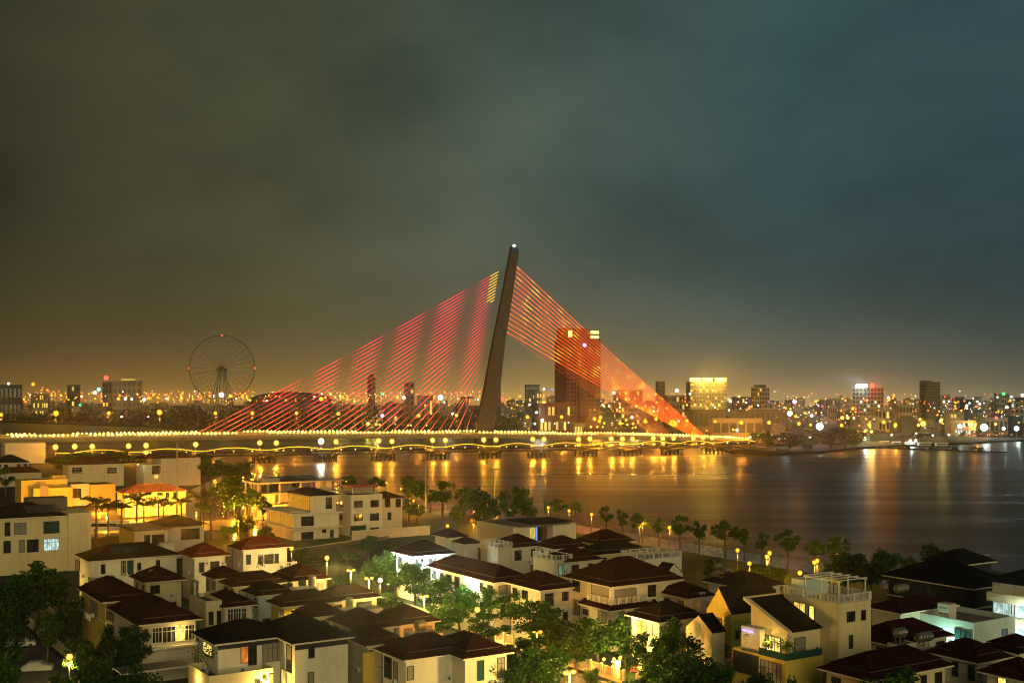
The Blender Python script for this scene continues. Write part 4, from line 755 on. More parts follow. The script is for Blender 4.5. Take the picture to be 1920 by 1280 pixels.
# --- the black roofed modern villa at the bottom
h = villa('H16', (401, 1208), 370, 550, 10, 'modern white villa with a black hipped roof and planted terrace at the bottom', 'slate_tile', 'white', .42, False, [(u_, (452, 1211, 465, 1241), 'lit_orange', 0), (u_, (466, 1210, 480, 1245), 'dark', 0), (u_, (493, 1205, 529, 1238), 'curtain', 3), (v_, (382, 1205, 398, 1226), 'lit_yellow', 2), (u_, (426, 1219, 428, 1223), 'dark', 0)], minv=9)
h2 = wing(h, (547, 1207), 530, 667, 10, minv=13, roof='slate_tile', wall='white', slope=.5, name='wing')
for r, fc, kd, ml in [((579, 1209, 588, 1232), u_, 'dark', 0), ((578, 1259, 587, 1282), u_, 'curtain', 0), ((538, 1210, 547, 1236), v_, 'curtain', 0), ((538, 1239, 547, 1258), v_, 'dark', 0)]: winpx(h2, fc, r, kd, ml)
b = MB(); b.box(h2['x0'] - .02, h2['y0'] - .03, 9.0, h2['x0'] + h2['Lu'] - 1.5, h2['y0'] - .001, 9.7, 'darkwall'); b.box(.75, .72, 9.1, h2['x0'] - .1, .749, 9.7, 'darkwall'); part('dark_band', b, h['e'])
h3 = wing(h, (392, 1267), 349, 512, 6.8, minv=5, maxv=8, wall='cream', parapet=.9); winpx(h3, u_, (480, 1272, 492, 1290), 'dark', 0); winpx(h3, u_, (505, 1262, 512, 1285), 'lit_yellow', 0); sconce(h3, u_, 496, 1271, 'lit_gold', 500, WARM, .2, .4); sconce(h3, v_, 372, 1268, 'globe_warm', 120, WARM, .1)
winpx(h2, v_, (528, 1254, 537, 1284), 'lit_yellow', 0)
h = villa('H19', (685, 1211), 658, 765, 8.5, 'narrow tan villa with a brown roof right of the black roofed villa', wall='palewall', minv=8, wins=[(u_, (692, 1219, 697, 1243), 'dark', 0)]); block(h, 'pilaster', -.2, .2, 0, 1.6, .74, 7.6, 'ochre')
h = villa('H20', (756, 1238), 714, 890, 8.5, 'large white villa with twin brown roofs at the bottom centre', wall='white', minv=8, wins=[(v_, (722, 1232, 734, 1270), 'dark', 1), (v_, (739, 1240, 745, 1275), 'curtain', 0), (u_, (764, 1248, 775, 1273), 'curtain', 0), (u_, (850, 1232, 865, 1270), 'teal', -1)])
h2 = wing(h, (868, 1235), 858, 965, 8.5, minv=10, roof='brown_tile', wall='white', skirt=True); winpx(h2, u_, (895, 1238, 906, 1274), 'teal', 0); winpx(h2, u_, (933, 1232, 945, 1268), 'curtain', 1)
# --- centre
h = villa('H21', (772, 1043), 733, 855, 9, 'brown roofed villa flooded with white light under its eaves', wall='white', auto=3)
for px, py in ((768, 1046), (792, 1050), (815, 1043), (744, 1040)): sconce(h, u_ if px > 770 else v_, px, py, 'globe_white', 900, (.78, 1, .93), .2, .7)
h = villa('H22', (925, 1092), 797, 975, 9, 'long dark brown roof along the street below the bright villa', wall='white', auto=11, minu=8)
for px, py in ((885, 1090), (815, 1072)): sconce(h, v_, px, py, 'globe_white', 500, (.8, 1, .9), .14, .5)
h = villa('H23', (1012, 1107), 945, 1070, 9, 'brown roof with white columns left of the big balcony villa', wall='palewall', auto=12, minu=8)
h = villa('H24', (955, 1027), 915, 1022, 9, 'brown roofed villa with a balustraded terrace below the flat riverside house', wall='white', auto=13); h2 = wing(h, (934, 1027), 901, 960, 9.3, minv=6, maxv=8, wall='palewall', parapet=.1); balustrade(h, 'balustrade', h2['x'], h2['y'], h2['x'] + h2['Lu'], h2['y'] + h2['Lv'], 9.32, .95, 'white_frame', 'uvUV', .4, 1.6)
wing(h, (872, 1020), 845, 905, 8.2, minv=5, maxv=6, roof='brown_tile', wall='white'); wing(h, (840, 1008), 800, 880, 8.5, minv=6, maxv=8, roof='brown_tile', wall='white')
h = villa('H25', (1062, 1054), 1015, 1132, 9, 'brown roofed villa with a balustraded terrace and two pale green lit windows', wall='white', auto=14); h2 = wing(h, (1043, 1051), 1000, 1072, 9.3, minv=6, maxv=8, wall='cream', parapet=.1); balustrade(h, 'balustrade', h2['x'], h2['y'], h2['x'] + h2['Lu'], h2['y'] + h2['Lv'], 9.32, .95, 'white_frame', 'uvUV', .4, 1.6)
winpx(h2, u_, (1047, 1057, 1053, 1077), 'lit_mint', 0); winpx(h2, u_, (1058, 1056, 1065, 1072), 'lit_mint', 0)
villa('H26', (1040, 1029), 1015, 1105, 9, 'brown roof right of the flat riverside house', wall='white', auto=15, minv=8)
villa('H27', (1120, 1020), 1090, 1194, 9, 'brown roofed villa closest to the riverside promenade', wall='white', auto=16, minv=9)
villa('H28', (1120, 1040), 1080, 1215, 9, 'wide black roof behind the balcony villa', roof='dark_tile', wall='palewall', auto=17)
h = frame_house('H29', (962, 988), 888, 1080, 7, 'flat white modern house by the river with blue and yellow lit glass', o=.2, Lv=18, cat='house')
b = MB(); b.box(0, 0, 0, 5.2, 18, 6.9, 'white'); b.box(12.5, 0, 0, h['Lu'], 15, 6.9, 'white'); b.box(5.2, 3, 0, 12.5, 17, 6.4, 'palewall'); part('wall', b, h['e'])
b = MB(); b.box(1.5, -1.0, 6.95, 17.5, 17, 7.3, 'slab'); b.box(6, 1, 7.31, 19.5, 12, 7.6, 'dark_tile'); part('roof', b, h['e'])
for x, w, kd in ((5.3, 3.6, 'lit_yellow'), (9.0, .5, 'lit_blue'), (9.7, 1.3, 'dark'), (11.2, 1.2, 'wood')): win(h, u_, x, 2.6, w, 3.6, kd, 0, -2.75 if kd != 'wood' else -2.7)
winpx(h, u_, (975, 985, 982, 1000), 'teal', 0)
h = villa('H30', (1145, 1100), 1054, 1285, 10.5, 'big white two storey villa with a corner balcony and brown canopy in the centre', wall='white', skirt=True, wins=[(v_, (1074, 1086, 1087, 1107), 'dark', 1), (v_, (1073, 1124, 1087, 1151), 'curtain', 1), (v_, (1110, 1096, 1143, 1126), 'curtain', 0), (u_, (1153, 1103, 1192, 1128), 'curtain', 0), (u_, (1215, 1096, 1229, 1117), 'dark', 1), (v_, (1094, 1129, 1103, 1136), 'dark', 0), (v_, (1110, 1133, 1118, 1140), 'dark', 0), (v_, (1094, 1142, 1103, 1151), 'dark', 0), (v_, (1122, 1138, 1137, 1166), 'curtain', 1), (u_, (1162, 1142, 1170, 1147), 'dark', 0)])
zc = hit(h, v_, 1144, 1136).z
b = MB(); x, y = h['x0'], h['y0']
P = [(x - 1.3, y - 1.3, zc - .4), (x + 9.0, y - 1.3, zc - .4), (x + 9.0, y - .002, zc + .4), (x - .002, y - .002, zc + .4), (x - .002, y + 7.4, zc + .4), (x - 1.3, y + 7.4, zc - .4)]
b.face([P[0], P[1], P[2], P[3]], 'brown_tile'); b.face([P[0], P[3], P[4], P[5]], 'brown_tile'); b.face([(x - 1.3, y - 1.3, zc - .42), (x - 1.3, y - .002, zc - .42), (x + 9, y - .002, zc - .42), (x + 9, y - 1.3, zc - .42)], 'fascia'); b.face([(x - 1.3, y - .002, zc - .43), (x - 1.3, y + 7.4, zc - .43), (x - .002, y + 7.4, zc - .43), (x - .002, y - .002, zc - .43)], 'fascia')
b.box(x - 1.34, y - 1.34, zc - .62, x + 9, y - 1.24, zc - .38, 'fascia'); b.box(x - 1.34, y - 1.24, zc - .62, x - 1.24, y + 7.4, zc - .38, 'fascia'); part('canopy', b, h['e'])
balustrade(h, 'balcony', x - .55, y - .55, x + 6.6, y + 5.6, zc + .35, .95, 'white_frame', 'uv', .3, 1.6); block(h, 'corner_post', x - .55, y - .55, zc + .35, x - .1, y - .1, 10.3, 'white')
h = villa('H31', (1235, 1167), 1177, 1325, 8, 'brown roofed villa with a glaring yellow lit corner window behind street trees', wall='cream', auto=None, minv=8, wins=[(v_, (1196, 1164, 1211, 1194), 'lit_gold', 1), (v_, (1190, 1196, 1213, 1214), 'lit_yellow', 2), (v_, (1214, 1170, 1224, 1190), 'curtain', 0)]); sconce(h, v_, 1203, 1168, 'globe_warm', 900, WARM, .2, .9)
h = villa('H32', (1290, 1122), 1226, 1345, 8.5, 'brown roofed villa with a white parapet behind the yellow gabled house', wall='white', auto=18); wing(h, (1335, 1132), 1290, 1348, 8.0, minv=3, maxv=4, wall='white')
h = frame_house('H33', (1208, 1050), 1185, 1278, 10.5, 'white flat roofed house with balustrade roof and a small black gable', Lv=7, o=0)
block(h, 'wall', 0, 0, 0, h['Lu'], 7, 10.5, 'white', .1); balustrade(h, 'balustrade', .1, .1, h['Lu'] - .1, 6.9, 10.6, .95, 'white_frame', 'uvUV', .3, 2.2)
b = MB(); b.raw([(2, -3.5, 8), (6.6, -3.5, 8), (4.3, -3.5, 10), (2, -.01, 8), (6.6, -.01, 8), (4.3, -.01, 10)], [(0, 2, 5, 3), (1, 4, 5, 2)], 'dark_tile'); part('roof', b, h['e']); b = MB(); b.raw([(2.1, -3.3, 0), (6.5, -3.3, 0), (6.5, -3.3, 7.95), (4.3, -3.3, 9.9), (2.1, -3.3, 7.95), (2.1, -.01, 0), (6.5, -.01, 0), (6.5, -.01, 7.95), (2.1, -.01, 7.95)], [(0, 1, 2, 3, 4), (1, 6, 7, 2), (0, 4, 8, 5)], 'white'); part('gable_wall', b, h['e']); win(h, u_, 4.6, 6.6, .8, 1.1, 'dark', 0, 3.3)
h = villa('H35', (1399, 1104), 1315, 1475, 9, 'black hipped roof with a long white fascia left of the pergola house', roof='dark_tile', wall='white', slope=.42, skirt=False, auto=19, minv=9); h2 = wing(h, (1352, 1080), 1333, 1370, 10, minv=3, maxv=4, wall='slab')
def gable(key, C, xl, xr, he, label, roof, wall, rise, wins, minu=0):
    h = frame_house(key, C, xl, xr, he, label, o=0, minu=minu); Lu, Lv = h['Lu'], h['Lv']; b = MB()
    b.raw([(0, 0, 0), (Lu, 0, 0), (Lu, Lv, 0), (0, Lv, 0), (0, 0, he), (Lu, 0, he), (Lu, Lv, he), (0, Lv, he), (0, Lv / 2, he + rise), (Lu, Lv / 2, he + rise)], [(0, 1, 5, 4), (3, 7, 6, 2), (0, 4, 8, 7, 3), (1, 2, 6, 9, 5)], wall); part('wall', b, h['e'])
    b = MB(); t = .16
    for y0 in (0, Lv):
        s = -1 if y0 == 0 else 1; A = [(.12, y0 + s * .12, he - .1), (Lu + .2, y0 + s * .12, he - .1), (Lu + .2, Lv / 2, he + rise), (.12, Lv / 2, he + rise)]; A = [(x, y, z + .02) for x, y, z in A]; T = [(x, y, z + t) for x, y, z in A]; b.raw(A + T, [(0, 1, 2, 3), (4, 5, 6, 7), (0, 1, 5, 4), (1, 2, 6, 5), (2, 3, 7, 6), (3, 0, 4, 7)], roof)
    part('roof', b, h['e'])
    for w in wins: winpx(h, *w)
    return h
h = gable('H36', (1371, 1151), 1325, 1465, 9.5, 'tall yellow house with a steep gable and black roof', 'dark_tile', 'ochre', 3.4, [(v_, (1343, 1157, 1353, 1173), 'wood', 1), (v_, (1354, 1208, 1362, 1232), 'curtain', 0), (u_, (1379, 1182, 1386, 1196), 'dark', 0)]); block(h, 'planter_ledge', -1.4, -2.6, 2.6, 6, -.01, 3.2, 'cream')
h = gable('H37', (1334, 1186), 1286, 1350, 7.8, 'small cream gabled annex in front of the tall yellow house', 'dark_tile', 'cream', 2.0, [(v_, (1297, 1199, 1313, 1222), 'curtain', 1)], 2.5)
# --- the modern yellow house with the shed roof and the pergola tower
h = frame_house('H38', (1476, 1187), 1399, 1542, 11, 'modern cream house with a sloping black shed roof and a pergola on its tower', o=0, cat='house'); Lu, Lv = h['Lu'], h['Lv']; zh = 14.2
b = MB(); b.raw([(.3, .3, 0), (Lu, .3, 0), (Lu, Lv - .6, 0), (.3, Lv - .6, 0), (.3, .3, 10.9), (Lu, .3, 10.9), (Lu, Lv - .6, zh - .5), (.3, Lv - .6, zh - .5)], [(0, 1, 5, 4), (1, 2, 6, 5), (2, 3, 7, 6), (3, 0, 4, 7)], 'cream'); part('wall', b, h['e'])
b = MB(); A = [(.5, -.2, 11.06), (Lu + .1, -.2, 11.06), (Lu + .1, Lv, zh + .06), (.5, Lv, zh + .06)]; b.raw(A + [(x, y, z + .12) for x, y, z in A], [(0, 3, 2, 1), (4, 5, 6, 7), (0, 1, 5, 4), (1, 2, 6, 5), (2, 3, 7, 6), (3, 0, 4, 7)], 'slate_tile'); rf = part('roof', b, h['e'])
b = MB(); A = [(-.25, -.3, 10.85), (.5, -.3, 10.85), (.5, Lv + .3, zh - .05), (-.25, Lv + .3, zh - .05)]; b.raw(A + [(x, y, z + .42) for x, y, z in A], [(0, 3, 2, 1), (4, 5, 6, 7), (0, 1, 5, 4), (1, 2, 6, 5), (2, 3, 7, 6), (3, 0, 4, 7)], 'cream'); b.box(.5, Lv, zh - .05, Lu + .1, Lv + .3, zh + .35, 'cream'); part('fascia', b, rf)
ho = dict(h, x0=.3, y0=.3)
for r, fc, kd, ml in [((1427, 1190, 1441, 1222), v_, 'curtain', 1), ((1442, 1194, 1464, 1226), v_, 'lit_yellow', 3), ((1490, 1195, 1509, 1220), u_, 'curtain', 0)]: winpx(ho, fc, r, kd, ml)
h2 = wing(h, (1473, 1239), 1373, 1543, 8.1, minv=9, maxv=15, wall='ochre', parapet=.25, name='terrace')
winpx(h2, v_, (1376, 1224, 1422, 1262), 'darkwall', 0); winpx(h2, v_, (1427, 1240, 1464, 1285), 'curtain', 4)
b = MB(); b.box(h2['x'] + .1, h2['y'] + .05, 8.1, h2['x'] + .16, h2['y'] + h2['Lv'] * .5, 9.0, 'teal_glass'); b.box(h2['x'] + .17, h2['y'] + .05, 8.1, h2['x'] + h2['Lu'] - .1, h2['y'] + .11, 9.0, 'teal_glass'); part('glass_railing', b, h['e'])
sconce(ho, v_, 1450, 1198, 'globe_warm', 120, WARM, .14, .5); b = MB(); b.box(h2['x'] + 1, h2['y'] + h2['Lv'] * .72, 10.3, h2['x'] + 1.2, h2['y'] + h2['Lv'] * .92, 10.6, 'lit_violet'); part('light_strip', b, h['e']); block(h, 'terrace_wall', h2['x'] + 1.4, h2['y'] + h2['Lv'] * .62, 7.86, h2['x'] + 4, h2['y'] + h2['Lv'] * .98, 10.9, 'white')
ht = wing(h, (1572, 1132), 1470, 1633, 14.5, minv=9, maxv=16, wall='cream', parapet=.2, name='tower')
for r, fc, kd, ml in [((1489, 1129, 1510, 1148), v_, 'lit_yellow', 1), ((1518, 1136, 1527, 1160), v_, 'lit_gold', 0), ((1588, 1146, 1602, 1164), u_, 'dark', 1), ((1615, 1143, 1622, 1161), u_, 'dark', 0), ((1592, 1190, 1598, 1214), u_, 'dark', 0)]: winpx(ht, fc, r, kd, ml)
x, y, a, c = ht['x'], ht['y'], ht['Lu'], ht['Lv']; balustrade(h, 'balustrade', x + .05, y + .05, x + a - .05, y + c - .05, 14.52, 1.0, 'white_frame', 'uvUV', .22, 3)
b = MB(); xs = (x + .7, x + a - .5); ys = (y + .5, y + c * .36, y + c * .66)
for xx_ in xs:
    for yy_ in ys: b.box(xx_ - .07, yy_ - .07, 14.5, xx_ + .07, yy_ + .07, 17.1, 'white_metal')
    b.box(xx_ - .08, ys[0] - .3, 17.1, xx_ + .08, ys[-1] + .3, 17.25, 'white_metal')
for yy_ in (*ys, (ys[0] + ys[1]) / 2, (ys[1] + ys[2]) / 2): b.box(xs[0] - .3, yy_ - .06, 17.26, xs[1] + .3, yy_ + .06, 17.38, 'white_metal')
part('pergola', b, h['e']); block(h, 'stair_head', x + .8, y + c * .7, 14.5, x + a - .8, y + c - .6, 16.6, 'mint')
# --- right
h = villa('H39', (1825, 1104), 1652, 1905, 10, 'largest black hipped roof on dark walls at the right', roof='slate_tile', wall='darkwall', slope=.5, skirt=False, wins=[(v_, (1700, 1085, 1712, 1110), 'dark', 1), (v_, (1740, 1092, 1755, 1118), 'dark', 1), (u_, (1850, 1108, 1866, 1130), 'teal', 1)])
wing(h, (1800, 1060), 1755, 1870, 12.2, minu=6, minv=8, maxv=9, roof='slate_tile', wall='darkwall', z0=9)
h = frame_house('H40', (1990, 1190), 1893, 2060, 7, 'multi storey house with glaring white lit floors at the right edge', rz=TH, Lv=12, Lu=8, o=0)
b = MB()
for z in (0, 3.4, 6.8, 10.2): b.box(0, 0, z, 8, 12, z + 1.3, 'cream')
b.box(.6, .6, 1.3, 7.4, 11.4, 13, 'white'); part('wall', b, h['e']); b = MB(); hip_mesh(b, -.6, -.6, 8.6, 12.6, 13.2, .4, 'dark_tile', False); part('roof', b, h['e'])
for z in (1.4, 4.8, 8.2):
    for i in range(3): win(h, v_, 1 + i * 3.6, z + .1, 3.0, 1.8, 'lit_white', 1, -.55); point(h['e'], (-1.0, 2.5 + i * 3.6, z + 1.2), 160, (.75, 1, .92), .2) if i == 1 else None
h = frame_house('H41', (1826, 1167), 1696, 1903, 9, 'white flat roofed house with stained parapets and a perforated chimney block', o=0)
block(h, 'wall', 0, 0, 0, h['Lu'], h['Lv'], 8.2, 'mint', .8); b = MB(); b.face([(.3, .3, 8.22), (h['Lu'] - .3, .3, 8.22), (h['Lu'] - .3, h['Lv'] * .55, 8.22), (.3, h['Lv'] * .55, 8.22)], 'terrace'); part('roof_floor', b, h['e'])
b = MB(); yb = h['Lv'] * .36; b.box(.2, yb, 8.2, 1.9, yb + 1.9, 10.9, 'palewall')
for r in range(2):
    for i in range(4): b.box(.185, yb + .3 + i * .36, 9.4 + r * .8, .201, yb + .5 + i * .36, 9.6 + r * .8, 'darkwall')
part('chimney', b, h['e'])
for r, fc, kd, ml in [((1699, 1171, 1707, 1181), v_, 'teal', 0), ((1731, 1178, 1740, 1191), v_, 'teal', 0), ((1761, 1184, 1769, 1203), v_, 'teal', 0), ((1791, 1180, 1820, 1205), v_, 'teal', 2), ((1879, 1179, 1888, 1189), u_, 'teal', 0)]: winpx(h, fc, r, kd, ml)
for px, py in ((1716, 1194), (1782, 1206)): sconce(h, v_, px, py, 'globe_white', 600, (.55, 1, .72), .12, .8)
h = villa('H42', (1690, 1150), 1618, 1800, 9.5, 'long brown roof with tanks between the pergola tower and the white flat house', wall='palewall', auto=None, slope=.4, skirt=False, Lu=None, minv=6)
h = villa('H43', (1673, 1210), 1585, 1790, 8.5, 'brown roofed villa carrying two white tank blocks at the right', wall='white', auto=21, slope=.5); h2 = wing(h, (1687, 1209), 1672, 1719, 8.8, minv=2, maxv=3, wall='palewall', parapet=.1); h3 = wing(h, (1737, 1228), 1715, 1786, 8.2, minv=3, maxv=4, wall='palewall', parapet=.25)
h = villa('H44', (1632, 1277), 1545, 1790, 8.5, 'large brown roof at the bottom right with a low front eave', wall='cream', auto=22, minv=8)
h = villa('H45', (1835, 1243), 1775, 1890, 8.5, 'white villa with a small brown roof and blue grey shutters', wall='white', minv=8, minu=7, wins=[(v_, (1787, 1240, 1796, 1266), 'teal', 0), (v_, (1817, 1248, 1826, 1274), 'teal', 0)])
h = villa('H46', (1925, 1278), 1830, 1990, 8.5, 'brown roof at the bottom right corner with one yellow lit window', wall='white', wins=[(v_, (1872, 1270, 1886, 1285), 'lit_yellow', 0), (v_, (1836, 1262, 1842, 1284), 'teal', 0)])
h = villa('H47', (1910, 1226), 1832, 1970, 8.5, 'brown roof right below the white flat house at the right edge', wall='white', auto=23)
# --- far left and the orange quarter
h = villa('H48', (-10, 868), -20, 57, 9, 'black hipped roof on a tan house at the far left', roof='dark_tile', wall='palewall', Lv=14, auto=24, skirt=False); wing(h, (-10, 888), -20, 82, 6, minv=10, maxv=10, roof='brown_tile', wall='palewall')
h = frame_house('H49', (10, 832), 5, 85, 12, 'plain pale windowless block beyond the black hipped roof at far left', Lv=12, o=0); block(h, 'wall', 0, 0, 0, h['Lu'], 12, 12, 'palewall', .3)
h = villa('H50', (125, 872), 108, 236, 10, 'long brown roofed house with two white framed window groups before the river', wall='cream', Lv=12, wins=[(u_, (135, 876, 154, 887), 'dark', -2), (u_, (201, 876, 219, 887), 'dark', -2)]); wing(h, (120, 885), 100, 165, 6.5, minv=5, maxv=6, roof='brown_tile', wall='cream')
h = frame_house('H51', (270, 858), 268, 376, 13, 'tall plain walled house beside the high mast lamp', Lv=14, o=.4); Lu = h['Lu']; b = MB(); b.box(0, 0, 0, Lu * .3, 12, 9.8, 'cream'); b.box(Lu * .3, 0, 0, Lu, 14, 12.4, 'palewall'); part('wall', b, h['e']); b = MB(); hip_mesh(b, -.4, -.6, Lu * .9, 14, 12.6, .35, 'brown_tile', False); part('roof', b, h['e']); h['x0'] = h['y0'] = 0; winpx(h, u_, (285, 873, 301, 888), 'dark', 2); winpx(h, u_, (289, 889, 297, 896), 'lit_yellow', 1); sconce(h, u_, 258, 870, 'globe_white', 200, COOL, .3)
h = frame_house('H52', (40, 905), 37, 210, 9, 'orange lit modern house of stacked flat boxes', Lv=12, o=0); Lu = h['Lu']
block(h, 'wall', 0, 0, 0, Lu * .5, 12, 9.6, 'ochre', .3); block(h, 'annex', Lu * .1, -5, 0, Lu * .52, -.01, 6.8, 'ochre', .3); block(h, 'annex', Lu * .52 + .02, -3, 0, Lu * .72, 10, 7.8, 'cream', .2); block(h, 'annex', Lu * .72 + .02, -5, 0, Lu, 10, 7.4, 'ochre', .3); block(h, 'stair_head', Lu * .35, 3, 9, Lu * .5, 8, 11, 'ochre')
hh_ = dict(h, y0=-3); winpx(hh_, u_, (131, 916, 152, 933), 'dark', 2); hh_ = dict(h, y0=-5); winpx(hh_, u_, (76, 910, 90, 936), 'curtain', 0)
h = villa('H53', (232, 925), 224, 354, 8, 'brightly lit villa with an orange tiled roof behind palms', roof='orange_tile', wall='cream', Lv=12, skirt=False, slope=.4, wins=[(u_, (311, 921, 317, 932), 'dark', 0), (u_, (325, 921, 333, 932), 'dark', 0), (u_, (295, 920, 305, 928), 'dark', 0)]); wing(h, (243, 927), 236, 285, 7.6, minv=5, maxv=6, roof='orange_tile', wall='cream', o=.4)
h = frame_house('H54', (250, 994), 220, 393, 8, 'dark roofed low house with a yellow side wall beside the boulevard', o=.5); Lu, Lv = h['Lu'], h['Lv']; b = MB(); b.box(.5, .5, 0, Lu * .45, Lv - .5, 7.7, 'cream'); b.box(Lu * .45 + .01, 3, 0, Lu - .5, Lv - .5, 7.7, 'palewall'); b.box(.3, .6, 0, .499, Lv - .6, 7.5, 'ochre'); part('wall', b, h['e'])
b = MB(); b.box(-.2, -.2, 7.75, Lu * .5, Lv, 8.2, 'slab'); hip_mesh(b, Lu * .4, 2, Lu + .4, Lv + .3, 8.22, .35, 'dark_tile', False); part('roof', b, h['e'])
for r, kd, ml in [((271, 1003, 281, 1022), 'dark', 1), ((285, 1002, 308, 1020), 'dark', 1), ((270, 1027, 281, 1037), 'lit_yellow', 1)]: winpx(h, u_, r, kd, ml)
hh_ = dict(h, y0=3); winpx(hh_, u_, (340, 991, 374, 1010), 'dark', 3); winpx(h, v_, (236, 1004, 240, 1016), 'curtain', 0); block(h, 'wall_box', Lu * .33, -2, 0, Lu * .5, .49, 4.6, 'white')
h = frame_house('H55', (483, 905), 475, 640, 12, 'unfinished concrete frame house with open floors lit orange', Lv=12, o=0); Lu = h['Lu']; b = MB()
for z in (0, 4.2, 8.0, 11.6): b.box(-.6, -1.2, z, Lu + .4, 12, z + .4, 'concrete')
for x in (0, Lu * .25, Lu * .5, Lu * .75, Lu - .4):
    for y in (0, 6, 11.5): b.box(x, y, .4, x + .4, y + .4, 11.6, 'concrete')
part('frame', b, h['e']); b = MB(); b.box(.5, 5, .4, Lu * .55, 5.3, 11.6, 'concrete'); b.box(Lu * .7, 1, 8.4, Lu * .9, 1.3, 11.6, 'cream'); b.box(.4, .1, .4, Lu * .2, .4, 8, 'concrete'); part('wall', b, h['e']); block(h, 'parapet', 2, 1, 12.0, 8, 6, 13.2, 'concrete'); solar(h, 7, Lu * .75, 2, 8, 8, 1, .12, 12.3, 0)
for r, kd in [((490, 906, 499, 922), 'dark'), ((506, 904, 522, 922), 'dark'), ((548, 902, 561, 913), 'dark')]: winpx(dict(h, y0=4.9), u_, r, kd, 0)
h = frame_house('H56', (547, 964), 493, 643, 7.5, 'modern white house with three wide overhanging slabs', o=.9); Lu, Lv = h['Lu'], h['Lv']
b = MB(); b.box(4.2 if False else .9, .9, 0, Lu - .9, Lv - .9, 7.2, 'white'); part('wall', b, h['e'])
b = MB(); b.box(0, 0, 7.2, Lu, Lv, 7.6, 'fascia'); b.box(-.5, -.6, 3.2, Lu, Lv + 2, 3.55, 'fascia'); part('slab', b, h['e'])
h2 = wing(h, (580, 930), 523, 637, 12.4, minv=12, maxv=18, roof='dark_tile', wall='white', slope=.35, z0=7.6); winpx(h2, u_, (611, 932, 622, 953), 'dark', 1)
win(h2, v_, h2['y'] + 1.6, 8.2, h2['Lv'] - 3.2, 3.6, 'lit_amber', 9); win(h, v_, 2, 3.9, Lv - 5, 3.0, 'lit_amber', 9)
for r, kd, ml in [((565, 968, 588, 985), 'dark', 1), ((565, 997, 587, 1012), 'dark', 3), ((604, 992, 611, 998), 'dark', 0), ((619, 993, 625, 1009), 'teal', 0)]: winpx(h, u_, r, kd, ml)
b = MB(); b.path([(1, 2.5, 7.9), (2.4, 1.6, 7.9), (4.2, 1.6, 7.9), (5.2, 2.5, 7.9), (4.2, 3.4, 7.9), (2.4, 3.4, 7.9), (1, 2.5, 7.9)], .12, 'white_metal', 5); part('skylight_frame', b, h['e'])
h = frame_house('H57', (658, 928), 628, 762, 12, 'white three storey house with square dark windows and ivy on its annex', o=0); Lu, Lv = h['Lu'], h['Lv']; a = Lu * .56
block(h, 'wall', 0, 0, 0, a, Lv, 11.6, 'white', .4); block(h, 'annex', a + .02, 1.5, 0, Lu - .6, Lv, 10.2, 'palewall'); b = MB(); hip_mesh(b, a + .05, .7, Lu + .2, Lv, 10.4, .4, 'dark_tile', False); part('roof', b, h['e'])
block(h, 'roof_room', 2.2, 4, 12, a - 1, Lv - 1, 14, 'concrete'); b = MB(); b.box(1.6, 2.6, 14.0, a - .5, Lv - .4, 14.3, 'red_paint'); b.box(1.8, 2.8, 12.0, 2.0, 3.0, 14, 'white_metal'); b.box(a - .9, 2.8, 12.0, a - .7, 3.0, 14, 'white_metal'); part('canopy', b, h['e'])
for r in [(664, 939, 679, 951), (695, 937, 710, 950), (664, 964, 679, 976), (694, 962, 710, 975), (694, 989, 710, 999)]: winpx(h, u_, r, 'dark', 1)
for r in [(631, 939, 634, 947), (638, 940, 643, 949), (637, 965, 642, 974)]: winpx(h, v_, r, 'dark', 0)
hh_ = dict(h, y0=1.5); winpx(hh_, u_, (722, 935, 731, 950), 'dark', 0); winpx(hh_, u_, (742, 935, 751, 950), 'dark', 0); winpx(hh_, u_, (727, 960, 733, 974), 'dark', 0); winpx(dict(h), u_, (657, 985, 686, 1003), 'teal', 3)
